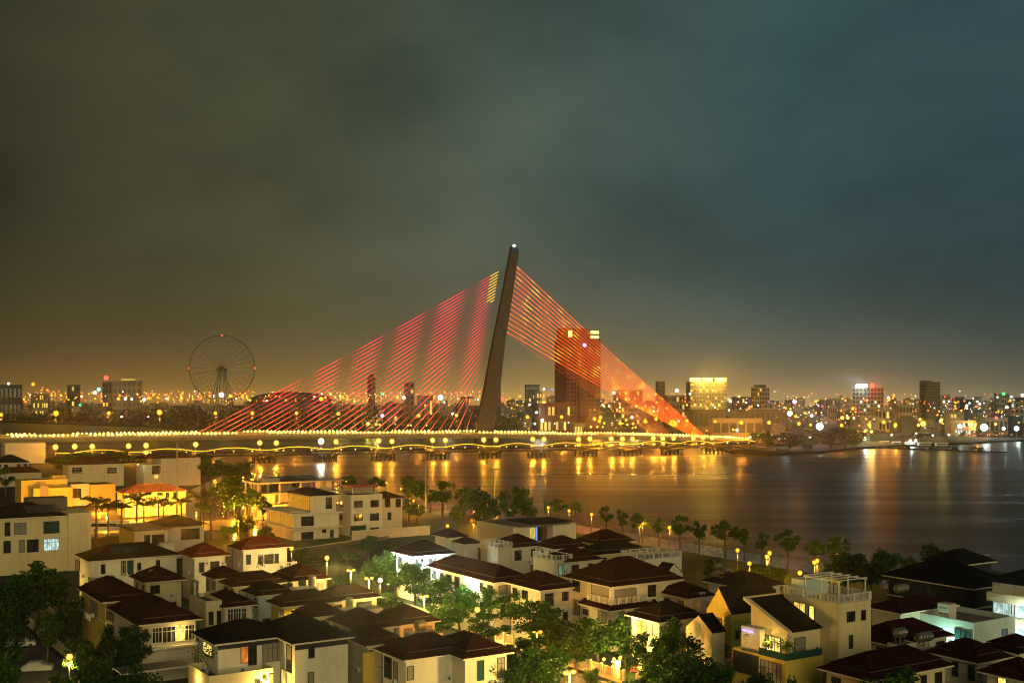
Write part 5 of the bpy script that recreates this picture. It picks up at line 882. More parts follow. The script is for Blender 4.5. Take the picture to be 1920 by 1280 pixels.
# ================================================================== trees
def proto(seed, kind):
    r = random.Random(seed); t = MB(); c = MB(); h = 8.0; th = {'round': 2.3, 'airy': 3.4, 'tall': 1.8, 'bush': .5}[kind]; R = 3.0
    cz, rz_ = (th + h) / 2 + .1, (h - th) / 2 + .25; leaf = 'leaf' if kind == 'airy' else ('leaf_dark' if seed % 2 else 'leaf')
    n = {'round': 20, 'airy': 13, 'tall': 20, 'bush': 16}[kind]; cl = []
    for i in range(n * 6):
        d = Vector((r.uniform(-1, 1), r.uniform(-1, 1), r.uniform(-.8, 1)))
        if not .3 < d.length < .86: continue
        q = Vector((d.x * R, d.y * R, cz + d.z * rz_))
        if all((q - k).length > (1.25 if kind == 'airy' else 1.1) for k in cl): cl.append(q)
        if len(cl) >= n: break
    bend = Vector((r.uniform(-.3, .3), r.uniform(-.3, .3), 0)); p0 = Vector((0, 0, -.1)); p1 = Vector((bend.x, bend.y, th * .55)); p2 = Vector((bend.x * .4, bend.y * .4, th + .2)); rt = .2
    t.tube(p0, p1, rt * 1.25, 'trunk', 7, rt); t.tube(p1, p2, rt, 'trunk', 7, rt * .8); t.tube(p2, Vector((p2.x, p2.y, cz + .6)), rt * .8, 'trunk', 6, .05)
    for q in cl:
        s = p2 + Vector((0, 0, r.uniform(-.3, .9))); m_ = s.lerp(q, .5) + Vector((0, 0, -.25)); t.tube(s, m_, .09, 'trunk', 5, .06); t.tube(m_, q, .06, 'trunk', 4, .02)
        for k in range(2): e = q + Vector((r.gauss(0, .5), r.gauss(0, .5), r.gauss(.1, .4))); t.tube(q.lerp(m_, .3), e, .025, 'trunk', 3, .01)
    per = {'round': 210, 'airy': 190, 'tall': 210, 'bush': 170}[kind]
    for q in cl:
        cr = r.uniform(.75, 1.15) * (1.0 if kind != 'airy' else .92)
        for _ in range(int(per * r.uniform(.7, 1.2))):
            d = Vector((r.gauss(0, 1), r.gauss(0, 1), r.gauss(0, .75))); d = d.normalized() * cr * (r.random() ** .45) * r.uniform(.8, 1.25)
            a = Vector((r.gauss(0, 1), r.gauss(0, 1), r.gauss(0, .7))).normalized(); b_ = a.orthogonal().normalized(); b_ = (b_ + a.cross(b_) * r.uniform(-1, 1)).normalized(); s = r.uniform(.15, .3); p = q + d
            c.face([p - a * s, p - b_ * s * .55, p + a * s, p + b_ * s * .55], leaf)
    return t.mesh('trunk'), c.mesh('crown')
PR = {k: [proto(i * 3 + j + 1, k) for j in range(nn)] for i, (k, nn) in enumerate((('round', 3), ('airy', 4), ('tall', 2), ('bush', 2)))}
TN = [0]
def tree(px, top, base, wpx, kind, label, group=None, name='street_tree', cat='tree', z0=0):
    p = gp(px, base, z0); Y = p.y; hh = H - (top - HY) * Y / F - z0; w = wpx * Y / F; TN[0] += 1; a, c = PR[kind][TN[0] % len(PR[kind])]
    e = thing(name, label, cat, p, TN[0] * 1.37, group); k_ = 4.7 if group is None and kind != 'bush' and base > 1100 and px > 500 else 5.6; sc = (w / k_, w / k_, max(hh, 1.2) / 8.1)
    link('trunk', a, e, (0, 0, 0), 0, sc); link('crown', c, e, (0, 0, 0), 0, sc); return e
for a in [(70, 1050, 1172, 90, 'round', 'dark round tree in front of the large cream house'), (28, 1082, 1222, 95, 'round', 'dim brownish tree at the left edge below the cream house'), (112, 1080, 1190, 62, 'airy', 'thin tree left of the porch of the solar panel villa'), (4, 1140, 1275, 74, 'tall', 'tall dark tree at the left edge beside the covered car'), (88, 1150, 1250, 56, 'airy', 'yellow lit street tree right beside the covered car'), (132, 1118, 1222, 62, 'round', 'deep green tree left of the yellow villa wall'), (150, 1190, 1285, 60, 'round', 'bushy dark tree below the yellow villa wall'),
          (205, 1172, 1282, 60, 'tall', 'dark garden tree in front of the sunroom villa at its left'), (250, 1166, 1282, 62, 'round', 'nearly black garden tree covering the sunroom villa corner'), (4, 1225, 1390, 80, 'round', 'dark tree in the bottom left corner'), (178, 1228, 1392, 90, 'round', 'leafy tree at the bottom right of the small white lamp'), (110, 1268, 1440, 90, 'airy', 'half seen tree at the bottom edge below the covered car'), (262, 1238, 1385, 80, 'bush', 'low bushy tree at the bottom edge under the carport'),
          (778, 1052, 1135, 62, 'round', 'teal tinted tree in front of the white flooded villa'), (712, 1033, 1112, 58, 'round', 'yellow green tree behind the twin lamps by the vacant lot'), (742, 1042, 1120, 44, 'tall', 'dark narrow tree left of the white flooded villa'), (848, 1068, 1160, 84, 'round', 'large leafy tree below the long brown roof by the street'), (828, 1130, 1200, 60, 'round', 'dark low tree just right of the twin street lamps in the centre'), (722, 1108, 1150, 70, 'bush', 'low hedge like tree under the twin lamps by the vacant lot'), (930, 1108, 1180, 44, 'airy', 'thin airy tree left of the white columned villa'), (968, 1105, 1190, 60, 'airy', 'loose tree in front of the white columned villa'),
          (888, 1086, 1172, 60, 'round', 'leafy tree under the eave of the long brown roof'), (905, 1104, 1190, 50, 'airy', 'loose tree left of the thin airy one before the white columns'), (806, 1078, 1150, 46, 'tall', 'narrow tree right of the teal tinted tree'), (862, 1108, 1182, 56, 'round', 'dark leafy tree beneath the large leafy one by the street'), (1082, 1178, 1262, 54, 'round', 'street tree between the pale fence and the broad street tree'), (1025, 1150, 1232, 46, 'tall', 'narrow dark tree right of the dense dome shaped one'), (1240, 1205, 1318, 60, 'round', 'dark tree between the gate lamps and the tall black tree'), (1330, 1238, 1395, 70, 'round', 'dark tree at the bottom edge before the planter ledge'), (948, 1225, 1345, 70, 'round', 'dark tree at the bottom edge right of the twin brown roofs'),
          (1000, 1119, 1222, 84, 'round', 'dense dome shaped dark tree in the centre of the street'), (915, 1150, 1225, 70, 'airy', 'airy tree beside the small lamp behind the twin brown roofs'), (975, 1190, 1310, 100, 'round', 'large dark tree below the yellow twin lamp'), (1028, 1205, 1320, 74, 'round', 'dark tree touching the right of the yellow twin lamp pole'), (1055, 1160, 1245, 62, 'round', 'round street tree in front of the pale garden fence'), (1118, 1155, 1252, 84, 'round', 'broad street tree covering the foot of the balcony villa'), (1172, 1150, 1246, 56, 'airy', 'slim tree lit from behind by the glaring corner window'), (1108, 1240, 1300, 30, 'bush', 'small clipped round tree beside the street at the bottom'),
          (1212, 1190, 1300, 76, 'airy', 'tree to the right of the glaring gate lamps'), (1262, 1158, 1290, 74, 'tall', 'tall black tree in front of the small gabled annex'), (1300, 1222, 1390, 120, 'round', 'large dark tree at the bottom edge below the gabled annex'), (1182, 1252, 1345, 58, 'bush', 'bright green shrub tree at the bottom below the gate lamps'), (1238, 1240, 1360, 62, 'round', 'mid green tree at the bottom edge right of the gate lamps'), (1415, 1258, 1400, 70, 'round', 'dark tree at the bottom edge before the dark garage'), (1490, 1268, 1420, 66, 'bush', 'shrub tree at the bottom edge below the modern cream house'), (1680, 1252, 1420, 118, 'round', 'dark tree hiding the eave of the large bottom right roof'),
          (1830, 1110, 1200, 38, 'bush', 'bright green shrub tree beside the largest black roof'), (1862, 1118, 1205, 28, 'bush', 'small dim shrub right of the bright green one'), (600, 1043, 1066, 50, 'bush', 'dark bush in the middle of the vacant grass lot'), (650, 1028, 1056, 44, 'bush', 'brown green bush at the back of the vacant grass lot'), (690, 1006, 1054, 52, 'airy', 'airy tree in front of the long garden wall'), (565, 1018, 1060, 24, 'bush', 'bush beside the lamp at the terracotta roofed villa'), (640, 1080, 1112, 40, 'bush', 'dark rounded bush right of the vacant lot lamp'),
          (906, 913, 1008, 62, 'round', 'dense dark round tree behind the flat riverside house'), (962, 916, 1008, 66, 'airy', 'airy spreading tree at the river behind the flat riverside house'), (992, 935, 1003, 34, 'airy', 'smaller tree right of the airy spreading riverside tree'), (1332, 1046, 1088, 34, 'bush', 'shrub by the promenade behind the black hipped roof'), (1450, 1058, 1098, 70, 'bush', 'grassy shrub mound below the promenade lamps'),
          (1585, 1034, 1118, 58, 'round', 'dark tree left of the tall black clump by the river at right'), (1632, 1028, 1118, 62, 'round', 'dark tree in the black clump beyond the pergola'), (1676, 1036, 1118, 44, 'tall', 'dark tree at the right of the black riverside clump'), (1712, 1042, 1112, 28, 'airy', 'thin dark tree against the river left of the largest black roof'), (1752, 1018, 1100, 62, 'round', 'round dark tree poking up behind the largest black roof'), (1866, 1056, 1115, 40, 'bush', 'low dark tree behind the right end of the largest black roof'),
          (655, 893, 922, 36, 'airy', 'small airy tree at the river behind the three storey house'), (705, 893, 930, 34, 'airy', 'airy tree right of the three storey house by the water'), (790, 902, 962, 44, 'airy', 'leaning park tree beside the second high mast'), (830, 903, 968, 48, 'airy', 'broad airy park tree by the wet path'), (872, 912, 982, 46, 'airy', 'park tree left of the dense dark round one'), (858, 945, 1000, 34, 'airy', 'bare looking park tree above the brown roofs'), (783, 945, 985, 34, 'airy', 'small park tree beside the ivy covered annex'), (768, 905, 950, 34, 'airy', 'park tree between the orange park lamps'),
          (395, 858, 912, 44, 'round', 'park tree at the river left of the orange lamps'), (428, 864, 920, 50, 'round', 'dark park tree behind the cluster of orange lamps'), (458, 862, 912, 44, 'round', 'park tree near the shore right of the lamp cluster'), (442, 890, 952, 56, 'round', 'green park tree below the lamp cluster'), (412, 902, 962, 52, 'airy', 'orange lit tree right of the palms'), (466, 915, 975, 48, 'airy', 'orange lit tree left of the concrete frame house'), (492, 932, 985, 36, 'airy', 'thin red brown tree before the concrete frame house'), (382, 925, 985, 34, 'airy', 'orange lit tree behind the last palms'), (458, 962, 1010, 40, 'round', 'green tree right of the boulevard lamp'), (428, 978, 1014, 34, 'bush', 'green shrub tree left of the boulevard lamp'), (500, 985, 1016, 34, 'bush', 'shrub tree beside the white house with overhanging slabs'),
          (112, 848, 880, 56, 'bush', 'dim tree behind the long brown roofed house at left'), (160, 846, 880, 66, 'round', 'second dim tree behind the long brown roofed house'), (212, 843, 882, 62, 'round', 'dark round tree left of the tall plain walled house'), (382, 846, 905, 30, 'round', 'dark tree at the right corner of the tall plain walled house'), (10, 880, 930, 40, 'airy', 'dim tree at the left edge below the black hipped roof')]: tree(*a)
for i, a in enumerate([(1026, 936, 978, 17), (1048, 934, 977, 36), (1078, 940, 982, 24), (1137, 950, 999, 29), (1168, 956, 1004, 26), (1199, 961, 1014, 38), (1236, 972, 1020, 32), (1275, 967, 1026, 37), (1311, 977, 1031, 34), (1360, 975, 1039, 52), (1396, 992, 1043, 32), (1428, 999, 1051, 28), (1476, 994, 1058, 54), (1528, 1011, 1066, 38), (1575, 1007, 1069, 48)]): tree(*a, 'airy', '%s tree from the left in the row along the riverside railing' % ordw(i), 'trees along the riverside promenade', 'promenade_tree')
PT = random.Random(3); pts_ = sorted([(PT.uniform(560, 885), PT.uniform(925, 985)) for _ in range(13)] + [(PT.uniform(385, 480), PT.uniform(895, 975)) for _ in range(5)])
for i, (px, base) in enumerate(pts_): Y = 90200 / (base - 740); hp = PT.uniform(5.5, 8) * F / Y; tree(px, base - hp, base, hp * PT.uniform(.8, 1.1), 'airy', '%s small tree from the left on the wet ground of the riverside park' % ordw(i), 'small trees in the riverside park', 'park_tree')
for px, top, base, w, lab in [(1440, 806, 838, 40, 'dark tree at the left end of the far right bank'), (1480, 810, 841, 60, 'low dark tree above the far right water edge'), (1520, 812, 842, 56, 'second low dark tree at the far right water edge'), (1558, 802, 840, 56, 'dark tree right of the huge white glare'), (1586, 794, 838, 62, 'tallest dark tree at the point of the far right bank'), (1602, 806, 836, 40, 'dark tree beside the teal lamp at the jetty'), (1418, 804, 832, 28, 'dark tree beside the old bridge right end')]: tree(px, top, base, w, 'bush', lab, None, 'far_bank_tree')
# palms
def palm_mesh(seed):
    r = random.Random(seed); t = MB(); t.path([(0, 0, -.1), (.1, 0, 2), (.05, 0, 4), (0, 0, 6)], .24, 'trunk', 7, .14); c = MB()
    for i in range(12):
        a = 2 * math.pi * i / 12 + r.uniform(-.2, .2); up = r.uniform(.25, 1.25); L = r.uniform(2.2, 2.9); pts = []
        for k in range(7): s = k / 6; pts.append(Vector((math.cos(a) * L * s * math.cos(up * (1 - s)), math.sin(a) * L * s * math.cos(up * (1 - s)), 6 + L * (math.sin(up) * s - .5 * s * s))))
        side = Vector((-math.sin(a), math.cos(a), 0))
        for p, q in zip(pts, pts[1:]):
            for sg in (-1, 1):
                for f in (.1, .5): m_ = p.lerp(q, f); c.face([m_, m_.lerp(q, .45), m_.lerp(q, .9) + side * sg * .55 + Vector((0, 0, -.35)), m_ + side * sg * .5 + Vector((0, 0, -.38))], 'palm_leaf')
    return t.mesh('trunk'), c.mesh('crown')
PM = [palm_mesh(i) for i in range(3)]
for i, (px, top, base, lab) in enumerate([(180, 930, 1008, 'leftmost palm beside the orange lit flat boxes'), (202, 936, 1010, 'palm standing in front of the white coach'), (228, 938, 1006, 'palm left of the brightly lit orange roofed villa'), (257, 922, 998, 'tall palm against the bright villa wall at its left'), (270, 935, 996, 'palm right of the tall one before the bright villa'), (297, 930, 994, 'palm in the middle of the bright villa front'), (306, 938, 990, 'short palm left of the high mast'), (340, 930, 990, 'palm just right of the high mast'), (377, 918, 996, 'tall palm right of the bright villa'), (396, 928, 1000, 'last palm beside the orange park')]):
    p = gp(px, base); hh = H - (top - HY) * p.y / F; e = thing('palm_tree', lab, 'palm', p, i * 1.1, 'palms along the boulevard'); a, c = PM[i % 3]; s = hh / 7.2; link('trunk', a, e, (0, 0, 0), 0, s); link('crown', c, e, (0, 0, 0), 0, s)
# ================================================================== lamps
for i, (px, py, hh, heads, g, w, lab) in enumerate([(613, 1050, 8.5, 1, 'globe_warm', 5130, 'single tall street lamp by the vacant grass lot'), (658, 1068, 8, 2, 'globe_warm', 4590, 'twin street lamp at the right of the vacant lot bushes'), (692, 1083, 8, 2, 'globe_warm', 5400, 'twin street lamp below the long garden wall'), (795, 1117, 8, 2, 'globe_warm', 5940, 'twin street lamp in front of the large leafy tree'), (1007, 1184, 8, 2, 'globe_sodium', 6480, 'yellow twin street lamp over the dark central trees'), (1068, 1259, 8, 2, 'globe_warm', 5400, 'nearest twin street lamp at the bottom of the street'), (547, 1032, 7, 1, 'globe_sodium', 2430, 'yellow lamp at the corner of the long terracotta roof'), (895, 1148, 5, 1, 'globe_warm', 2430, 'short white lamp behind the twin brown roofs'), (713, 1092, 4, 1, 'globe_white', 1890, 'low greenish white lamp beside the twin street lamps'), (130, 1237, 4, 1, 'globe_warm', 2430, 'small glaring lamp at the bottom left garden gate'), (107, 1088, 4.5, 1, 'globe_warm', 675, 'dim lamp left of the solar panel villa')]):
    p = gp(px, py, hh); pole_lamp('street_lamp', lab, 'street lamp', (p.x, p.y, 0), hh, g, w, SOD if g == 'globe_sodium' else WARM, (.36 if i < 5 else .4) if heads == 2 else .5, heads, 'street lamps among the villas', TH, .55 if heads == 2 else .0, lr=.2)
for i, (px, py) in enumerate([(1028, 954), (1067, 960), (1109, 967), (1205, 984), (1255, 992), (1383, 1035), (1438, 1047), (1443, 1040), (1405, 1060), (1527, 1058), (1532, 1055), (1569, 1045), (1500, 1078)]):
    hh = 4.6; p = gp(px, py, hh); pole_lamp('promenade_lamp', ('%s yellow lamp from the left along the riverside promenade' % ordw(i)), 'lamp', (p.x, p.y, 0), hh, 'globe_sodium', 1500, (1, .42, .03), .5, 1, 'lamps along the riverside promenade', lr=.2)
park = [(434, 891), (440, 895), (456, 897), (478, 892), (473, 901), (477, 907), (478, 915), (421, 909), (649, 905), (668, 902), (725, 907), (752, 919), (776, 924), (795, 930), (769, 939), (775, 941), (830, 936), (860, 926), (839, 989), (890, 963), (887, 978), (931, 971), (957, 959), (992, 949)]
for i, (px, py) in enumerate(park):
    hh = 4.2; p = gp(px, py, hh); wh = i in (16, 22, 9); pole_lamp('park_lamp', '%s small globe lamp from the left in the riverside park' % ordw(i), 'lamp', (p.x, p.y, 0), hh, 'globe_white' if wh else 'globe_sodium', 1600 if i < 9 else 1900, WARM if wh else (1, .42, .03), .52, 1, 'globe lamps in the riverside park', lr=.2)
for i, (px, py, hh, w, lab) in enumerate([(447, 979, 6, 4200, 'orange boulevard lamp beside the dark roofed low house'), (200, 966, 3, 17000, 'low orange lamp behind the palms and coach'), (256, 958, 3, 22000, 'low orange lamp glaring behind the palms at the bright villa'), (318, 958, 3, 22000, 'low orange lamp left of the high mast at the bright villa'), (368, 962, 3, 17000, 'low orange lamp among palms right of the bright villa'), (110, 945, 3, 22000, 'low orange lamp lighting the flat boxes behind the cream house'), (185, 944, 3, 15000, 'low orange lamp at the right end of the flat boxes'), (440, 944, 5, 4500, 'orange lamp in the park left of the concrete frame'), (478, 948, 5, 4500, 'orange lamp at the corner of the concrete frame house'), (535, 947, 5, 14000, 'hidden orange lamp between the concrete frame and the slab house')]):
    p = gp(px, py, hh); pole_lamp('boulevard_lamp', lab, 'street lamp', (p.x, p.y, 0), hh, 'globe_sodium', w, (1, .36, .02), .3, 1, 'sodium lamps along the boulevard', lr=.25)
# gate lamps: four globes on the garden gate
p = gp(1155, 1233, 3.0); g_ = thing('gate_post_lamp', 'glaring cluster of yellow globes on the white gate post by the street', 'gate lamp', (p.x, p.y, 0), TH)
b = MB(); b.box(-.4, -.4, 0, .4, .4, 2.4, 'white'); b.box(-.5, -.5, 2.4, .5, .5, 2.55, 'white'); part('post', b, g_)
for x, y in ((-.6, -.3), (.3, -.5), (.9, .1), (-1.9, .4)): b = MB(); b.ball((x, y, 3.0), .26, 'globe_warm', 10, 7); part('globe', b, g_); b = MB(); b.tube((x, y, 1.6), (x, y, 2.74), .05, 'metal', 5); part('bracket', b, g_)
point(g_, (-.2, -.6, 3.65), 2600, WARM, .2); point(g_, (.9, -1.0, 2.3), 900, WARM, .2)
# high masts
for px, top, base, lab in [(332, 827, 985, 'tall high mast with an unlit ring of floodlights over the bright villa'), (798, 862, 962, 'thin high mast with three unlit floodlights by the park'), (927, 879, 985, 'high mast with unlit floodlights behind the dense dark tree')]:
    Y = 90200 / (base - 740); p = gp(px, base); hh = H - (top - HY) * Y / F; e = thing('high_mast', lab, 'lamp mast', p); b = MB(); b.tube((0, 0, 0), (0, 0, hh), .32, 'bridge_concrete', 8, .16); part('pole', b, e); b = MB(); b.path([(1.6 * math.cos(i * math.pi / 6), 1.6 * math.sin(i * math.pi / 6), hh) for i in range(13)], .08, 'metal', 4)
    for i in range(4): b.tube((0, 0, hh + .1), (1.6 * math.cos(i * math.pi / 2), 1.6 * math.sin(i * math.pi / 2), hh), .06, 'metal', 4)
    part('ring', b, e)
    for i in range(8 if px == 332 else 3): a = 2 * math.pi * i / (8 if px == 332 else 3); b = MB(); b.box(1.75 * math.cos(a) - .3, 1.75 * math.sin(a) - .3, hh - .3, 1.75 * math.cos(a) + .3, 1.75 * math.sin(a) + .3, hh + .05, 'metal'); part('floodlight', b, e)
# ================================================================== fences and walls
RF = thing('railing', 'long dark metal railing between promenade and river', 'railing', (0, 0, 0)); pm = MB(); pm.box(-.06, -.06, 0, .06, .06, 1.15, 'metal'); pm = pm.mesh('post'); b = MB(); y0, y1 = 236, 470
A, Bp = Vector((bankx(y0) - .5, y0, 0)), Vector((bankx(y1) - .5, y1, 0))
for z in (1.1, .65, .2): b.tube(A + Vector((0, 0, z)), Bp + Vector((0, 0, z)), .045, 'metal', 4)
nb = int((Bp - A).length / .5)
for i in range(nb): q = A.lerp(Bp, i / nb); b.box(q.x - .02, q.y - .02, .2, q.x + .02, q.y + .02, 1.1, 'metal')
part('rail', b, RF); n = 96
for i in range(n + 1): link('post', pm, RF, A.lerp(Bp, i / n), TH)
def fence(name, label, a, c, hgt, m, panel=2.6, solid=False, thick=.12, posts=True):
    a, c = Vector((*a, 0)), Vector((*c, 0)); d = c - a; L = d.length; e = thing(name, label, 'fence' if not solid else 'wall', a, math.atan2(d.y, d.x)); n = max(1, int(L / panel)); p_ = MB()
    if solid: p_.box(0, -thick, 0, L, thick, hgt, m); part('wall_panel', p_, e); cpb = MB(); cpb.box(-.05, -thick - .05, hgt + .002, L + .05, thick + .05, hgt + .1, 'fascia'); part('coping', cpb, e); return e
    p_.box(0, -.08, 0, L, .08, .5, m); k = int(L / .16)
    for i in range(k): p_.box(L * i / k, -.02, .5, L * i / k + .06, .02, hgt - .1, m)
    p_.box(0, -.04, hgt - .1, L, .04, hgt, m); part('panel', p_, e); q = MB(); q.box(-.16, -.16, 0, .16, .16, hgt + .2, m); q = q.mesh('post')
    for i in range(n + 1): link('post', q, e, (L * i / n, 0, 0))
    return e
fence('garden_fence', 'pale picket garden fence along the right of the lamplit street', uv(104, 92), uv(104, 128), 1.9, 'cream'); fence('garden_fence', 'pale picket fence in front of the balcony villa', uv(104, 131), uv(104, 165), 1.9, 'cream'); fence('garden_wall', 'low lit wall in front of the white columned villa', uv(104, 168), uv(104, 214), 1.6, 'white', solid=True)
p, q = gp(660, 1013), gp(806, 1002); fence('garden_wall', 'long pale garden wall below the three storey white house', (p.x, p.y), (q.x, q.y), 2.6, 'palewall', solid=True)
fence('garden_wall', 'low pale wall along the dark lane at the left', uv(41.5, 150), uv(41.5, 250), 1.5, 'cream', solid=True)
p, q = gp(540, 1040), gp(728, 1010); fence('lot_wall', 'low dim wall at the back of the vacant lot', (p.x, p.y + 2), (q.x, q.y), 1.0, 'slab', solid=True)
# ================================================================== roof tanks, plants, vehicles, boats
def tank(px, py, z, label, hor, r=.7, L=1.9, stand=.7, rz=TH):
    r *= .82; L *= .95; stand *= .7
    p = gp(px, py, z); e = thing('water_tank', label, 'water tank', p, rz, 'steel water tanks on the roofs'); b = MB()
    if hor: 
        b.tube((-L / 2, 0, stand + r), (L / 2, 0, stand + r), r, 'steel', 14)
        for x, sg in ((-L / 2, -1), (L / 2, 1)): b.tube((x, 0, stand + r), (x + sg * r * .3, 0, stand + r), r * .97, 'steel', 14, r * .55)
        for i in range(5): b.path([(-L / 2 + L * i / 4, r * 1.02 * math.cos(a * math.pi / 6), stand + r + r * 1.02 * math.sin(a * math.pi / 6)) for a in range(13)], .025, 'steel', 4)
    else:
        b.tube((0, 0, stand), (0, 0, stand + L), r, 'steel', 14); b.ball((0, 0, stand + L), r * .98, 'steel', 12, 8, .35)
        for i in range(5): zz = stand + .15 + L * .9 * i / 4; b.path([(r * 1.02 * math.cos(a * math.pi / 6), r * 1.02 * math.sin(a * math.pi / 6), zz) for a in range(13)], .03, 'steel', 4)
    part('tank', b, e, smooth=False); b = MB()
    for x in (-r * .8, r * .8):
        for y in (-r * .7, r * .7): b.tube((x, y, 0), (x * .8, y * .8, stand + r * .4), .05, 'metal', 4)
        b.tube((x, -r * .7, stand * .5), (x, r * .7, stand * .5), .04, 'metal', 4)
    part('stand', b, e)
for a in [(285, 1086, 7.3, 'ball shaped steel tank on the terrace before the solar panel villa', True, .75, .9, .9), (365, 1119, 8.9, 'tall upright steel tank on the parapet of the glazed door villa', False, .75, 2.4, .3), (489, 1064, 8.0, 'round steel tank before the long terracotta roofed villa', True, .95, .5, .9), (567, 1102, 6.9, 'horizontal dull steel tank on the roof by the vacant lot', True, .8, 1.0, .3), (585, 1101, 6.9, 'upright banded steel tank on the roof by the vacant lot', False, .85, 1.9, .3), (655, 1142, 6.5, 'upright steel tank behind the curved white parapet', False, .75, 1.7, .3), (682, 1142, 6.5, 'pale horizontal tank right of the curved white parapet', True, .65, 2.2, .3), (788, 1190, 6.7, 'large steel tank on a stand below the central twin lamp', True, .9, 1.3, 1.0), (1688, 1207, 8.8, 'barrel shaped steel tank on the left white block at the right', True, .75, 1.4, 1.3), (1732, 1214, 8.0, 'long golden gleaming tank on the right white block', True, .75, 2.4, 1.2), (1690, 1112, 10.3, 'horizontal gleaming tank below the largest black roof', True, .8, 2.2, .2), (1659, 1105, 10.3, 'small round tank left of the gleaming horizontal one', False, .6, .7, .3), (1346, 1074, 9.6, 'small white tank on the dark block behind the black hipped roof', True, .5, 1.2, 1.2), (1362, 1078, 9.6, 'second white tank on the dark block near the promenade', True, .5, 1.2, .6)]: tank(*a)
def ac(px, py, z, label):
    p = gp(px, py, z); e = thing('air_conditioner', label, 'air conditioner', p, TH); b = MB(); b.box(-.5, -.25, .1, .5, .25, .9, 'white_metal'); part('casing', b, e); b = MB(); b.tube((-.1, -.26, .5), (-.1, -.3, .5), .32, 'metal', 14); part('fan_grille', b, e); b = MB(); b.box(-.45, -.2, 0, -.35, .2, .1, 'metal'); b.box(.35, -.2, 0, .45, .2, .1, 'metal'); part('foot', b, e)
ac(1316, 1120, 8.2, 'boxy outdoor unit on the roof behind the yellow gabled house'); ac(1530, 1222, 7.9, 'outdoor unit on the terrace of the modern cream house'); ac(1760, 1222, 8.0, 'outdoor unit beside the long golden tank'); ac(325, 1086, 7.3, 'outdoor unit right of the ball shaped tank')
def plant(px, py, z, label, s=1.0, pot=True):
    p = gp(px, py, z); e = thing('potted_plant', label, 'plant', p, px * .7, 'potted plants on the terraces'); b = MB(); b.tube((0, 0, 0), (0, 0, .5), .22, 'pot', 10, .3); part('pot', b, e); b = MB(); r = random.Random(px); b.tube((0, 0, .4), (0, 0, .5 + s), .04, 'trunk', 5, .02)
    for i in range(150): d = Vector((r.gauss(0, .4), r.gauss(0, .4), r.gauss(0, .35))) * s; q = Vector((0, 0, .6 + s)) + d; a = Vector((r.gauss(0, 1), r.gauss(0, 1), r.gauss(0, 1))).normalized() * .16; c = a.orthogonal() * .5; b.face([q - a, q - c, q + a, q + c], 'leaf')
    part('foliage', b, e)
for a in [(388, 1262, 5.95, 'tall feathery potted plant on the black roofed villa terrace corner', 1.9), (447, 1252, 5.95, 'bushy potted plant by the orange lit door', 1.5), (1398, 1213, 7.86, 'dark bushy plant at the left of the modern terrace', 1.1), (1412, 1217, 7.86, 'plant in the violet light on the modern terrace', 1.2), (1428, 1221, 7.86, 'small pot plant right of the violet light', .8), (1442, 1226, 7.86, 'pot plant before the glass doors of the modern house', .8), (1476, 1236, 7.86, 'bright green plant at the corner of the modern terrace', 1.2), (1360, 1240, 3.2, 'potted plant on the ledge under the tall yellow gable', 1.2)]: plant(*a)
SC = [(1118, 1262), (1126, 1258), (1096, 1250), (1190, 1262), (905, 1166), (872, 1166), (1084, 1243)]
sp_ = MB(); sp_.box(-.5, -.16, .35, .45, .16, .62, 'red_paint'); sp_.box(-.45, -.14, .62, .1, .14, .82, 'rubber'); sp_.box(.42, -.2, .4, .56, .2, 1.0, 'red_paint'); sp_.tube((.5, -.32, 1.05), (.5, .32, 1.05), .03, 'metal', 5); sp_ = sp_.mesh('body'); wh_ = MB(); wh_.tube((0, -.06, 0), (0, .06, 0), .27, 'rubber', 12); wh_.tube((0, -.065, 0), (0, .065, 0), .12, 'steel', 8); wh_ = wh_.mesh('wheel')
for i, (px, py) in enumerate(SC): e = thing('motor_scooter', '%s parked motor scooter from the left beside the lamplit street' % ordw(sorted(SC).index((px, py))), 'scooter', gp(px, py), TH + 1.5 + .2 * i, 'scooters parked along the street'); link('body', sp_, e); link('wheel', wh_, e, (-.55, 0, .27)); link('wheel', wh_, e, (.62, 0, .27))
p, q = gp(166, 1002), gp(238, 999); p.y = q.y = 352; p.x, q.x = (166 - 960) / F * 352, (242 - 960) / F * 352
CO = thing('coach', 'long white coach parked on the boulevard behind the palms', 'bus', ((p.x + q.x) / 2, 352, 0), math.radians(6)); L = (q.x - p.x) / 2; b = MB(); b.box(-L, -1.25, .45, L, 1.25, 3.1, 'bus_white'); b.box(-L + .2, -1.1, 3.1, L - .4, 1.1, 3.3, 'bus_white'); part('body', b, CO); b = MB(); b.box(-L + .5, -1.28, 1.7, L - 1.2, -1.25, 2.6, 'glass'); part('window_band', b, CO); b = MB(); b.box(L - .01, -1.1, 1.3, L + .03, 1.1, 2.7, 'glass'); part('windscreen', b, CO)
for x in (-L * .6, L * .68):
    for y in (-1.2, 1.0): b = MB(); b.tube((x, y - .1, .5), (x, y + .3, .5), .5, 'rubber', 14); w = part('wheel', b, CO); b = MB(); b.tube((x, y - .13, .5), (x, y - .1, .5), .26, 'steel', 10); part('rim', b, w)
p = gp(70, 1257); CV = thing('covered_car', 'parked car under a pale grey tarpaulin at the lower left', 'car', p, math.radians(12)); b = MB(); prof = [(-2.2, .25), (-2.15, .85), (-1.75, 1.0), (-1.1, 1.5), (.5, 1.52), (1.15, 1.05), (2.05, .9), (2.2, .28)]
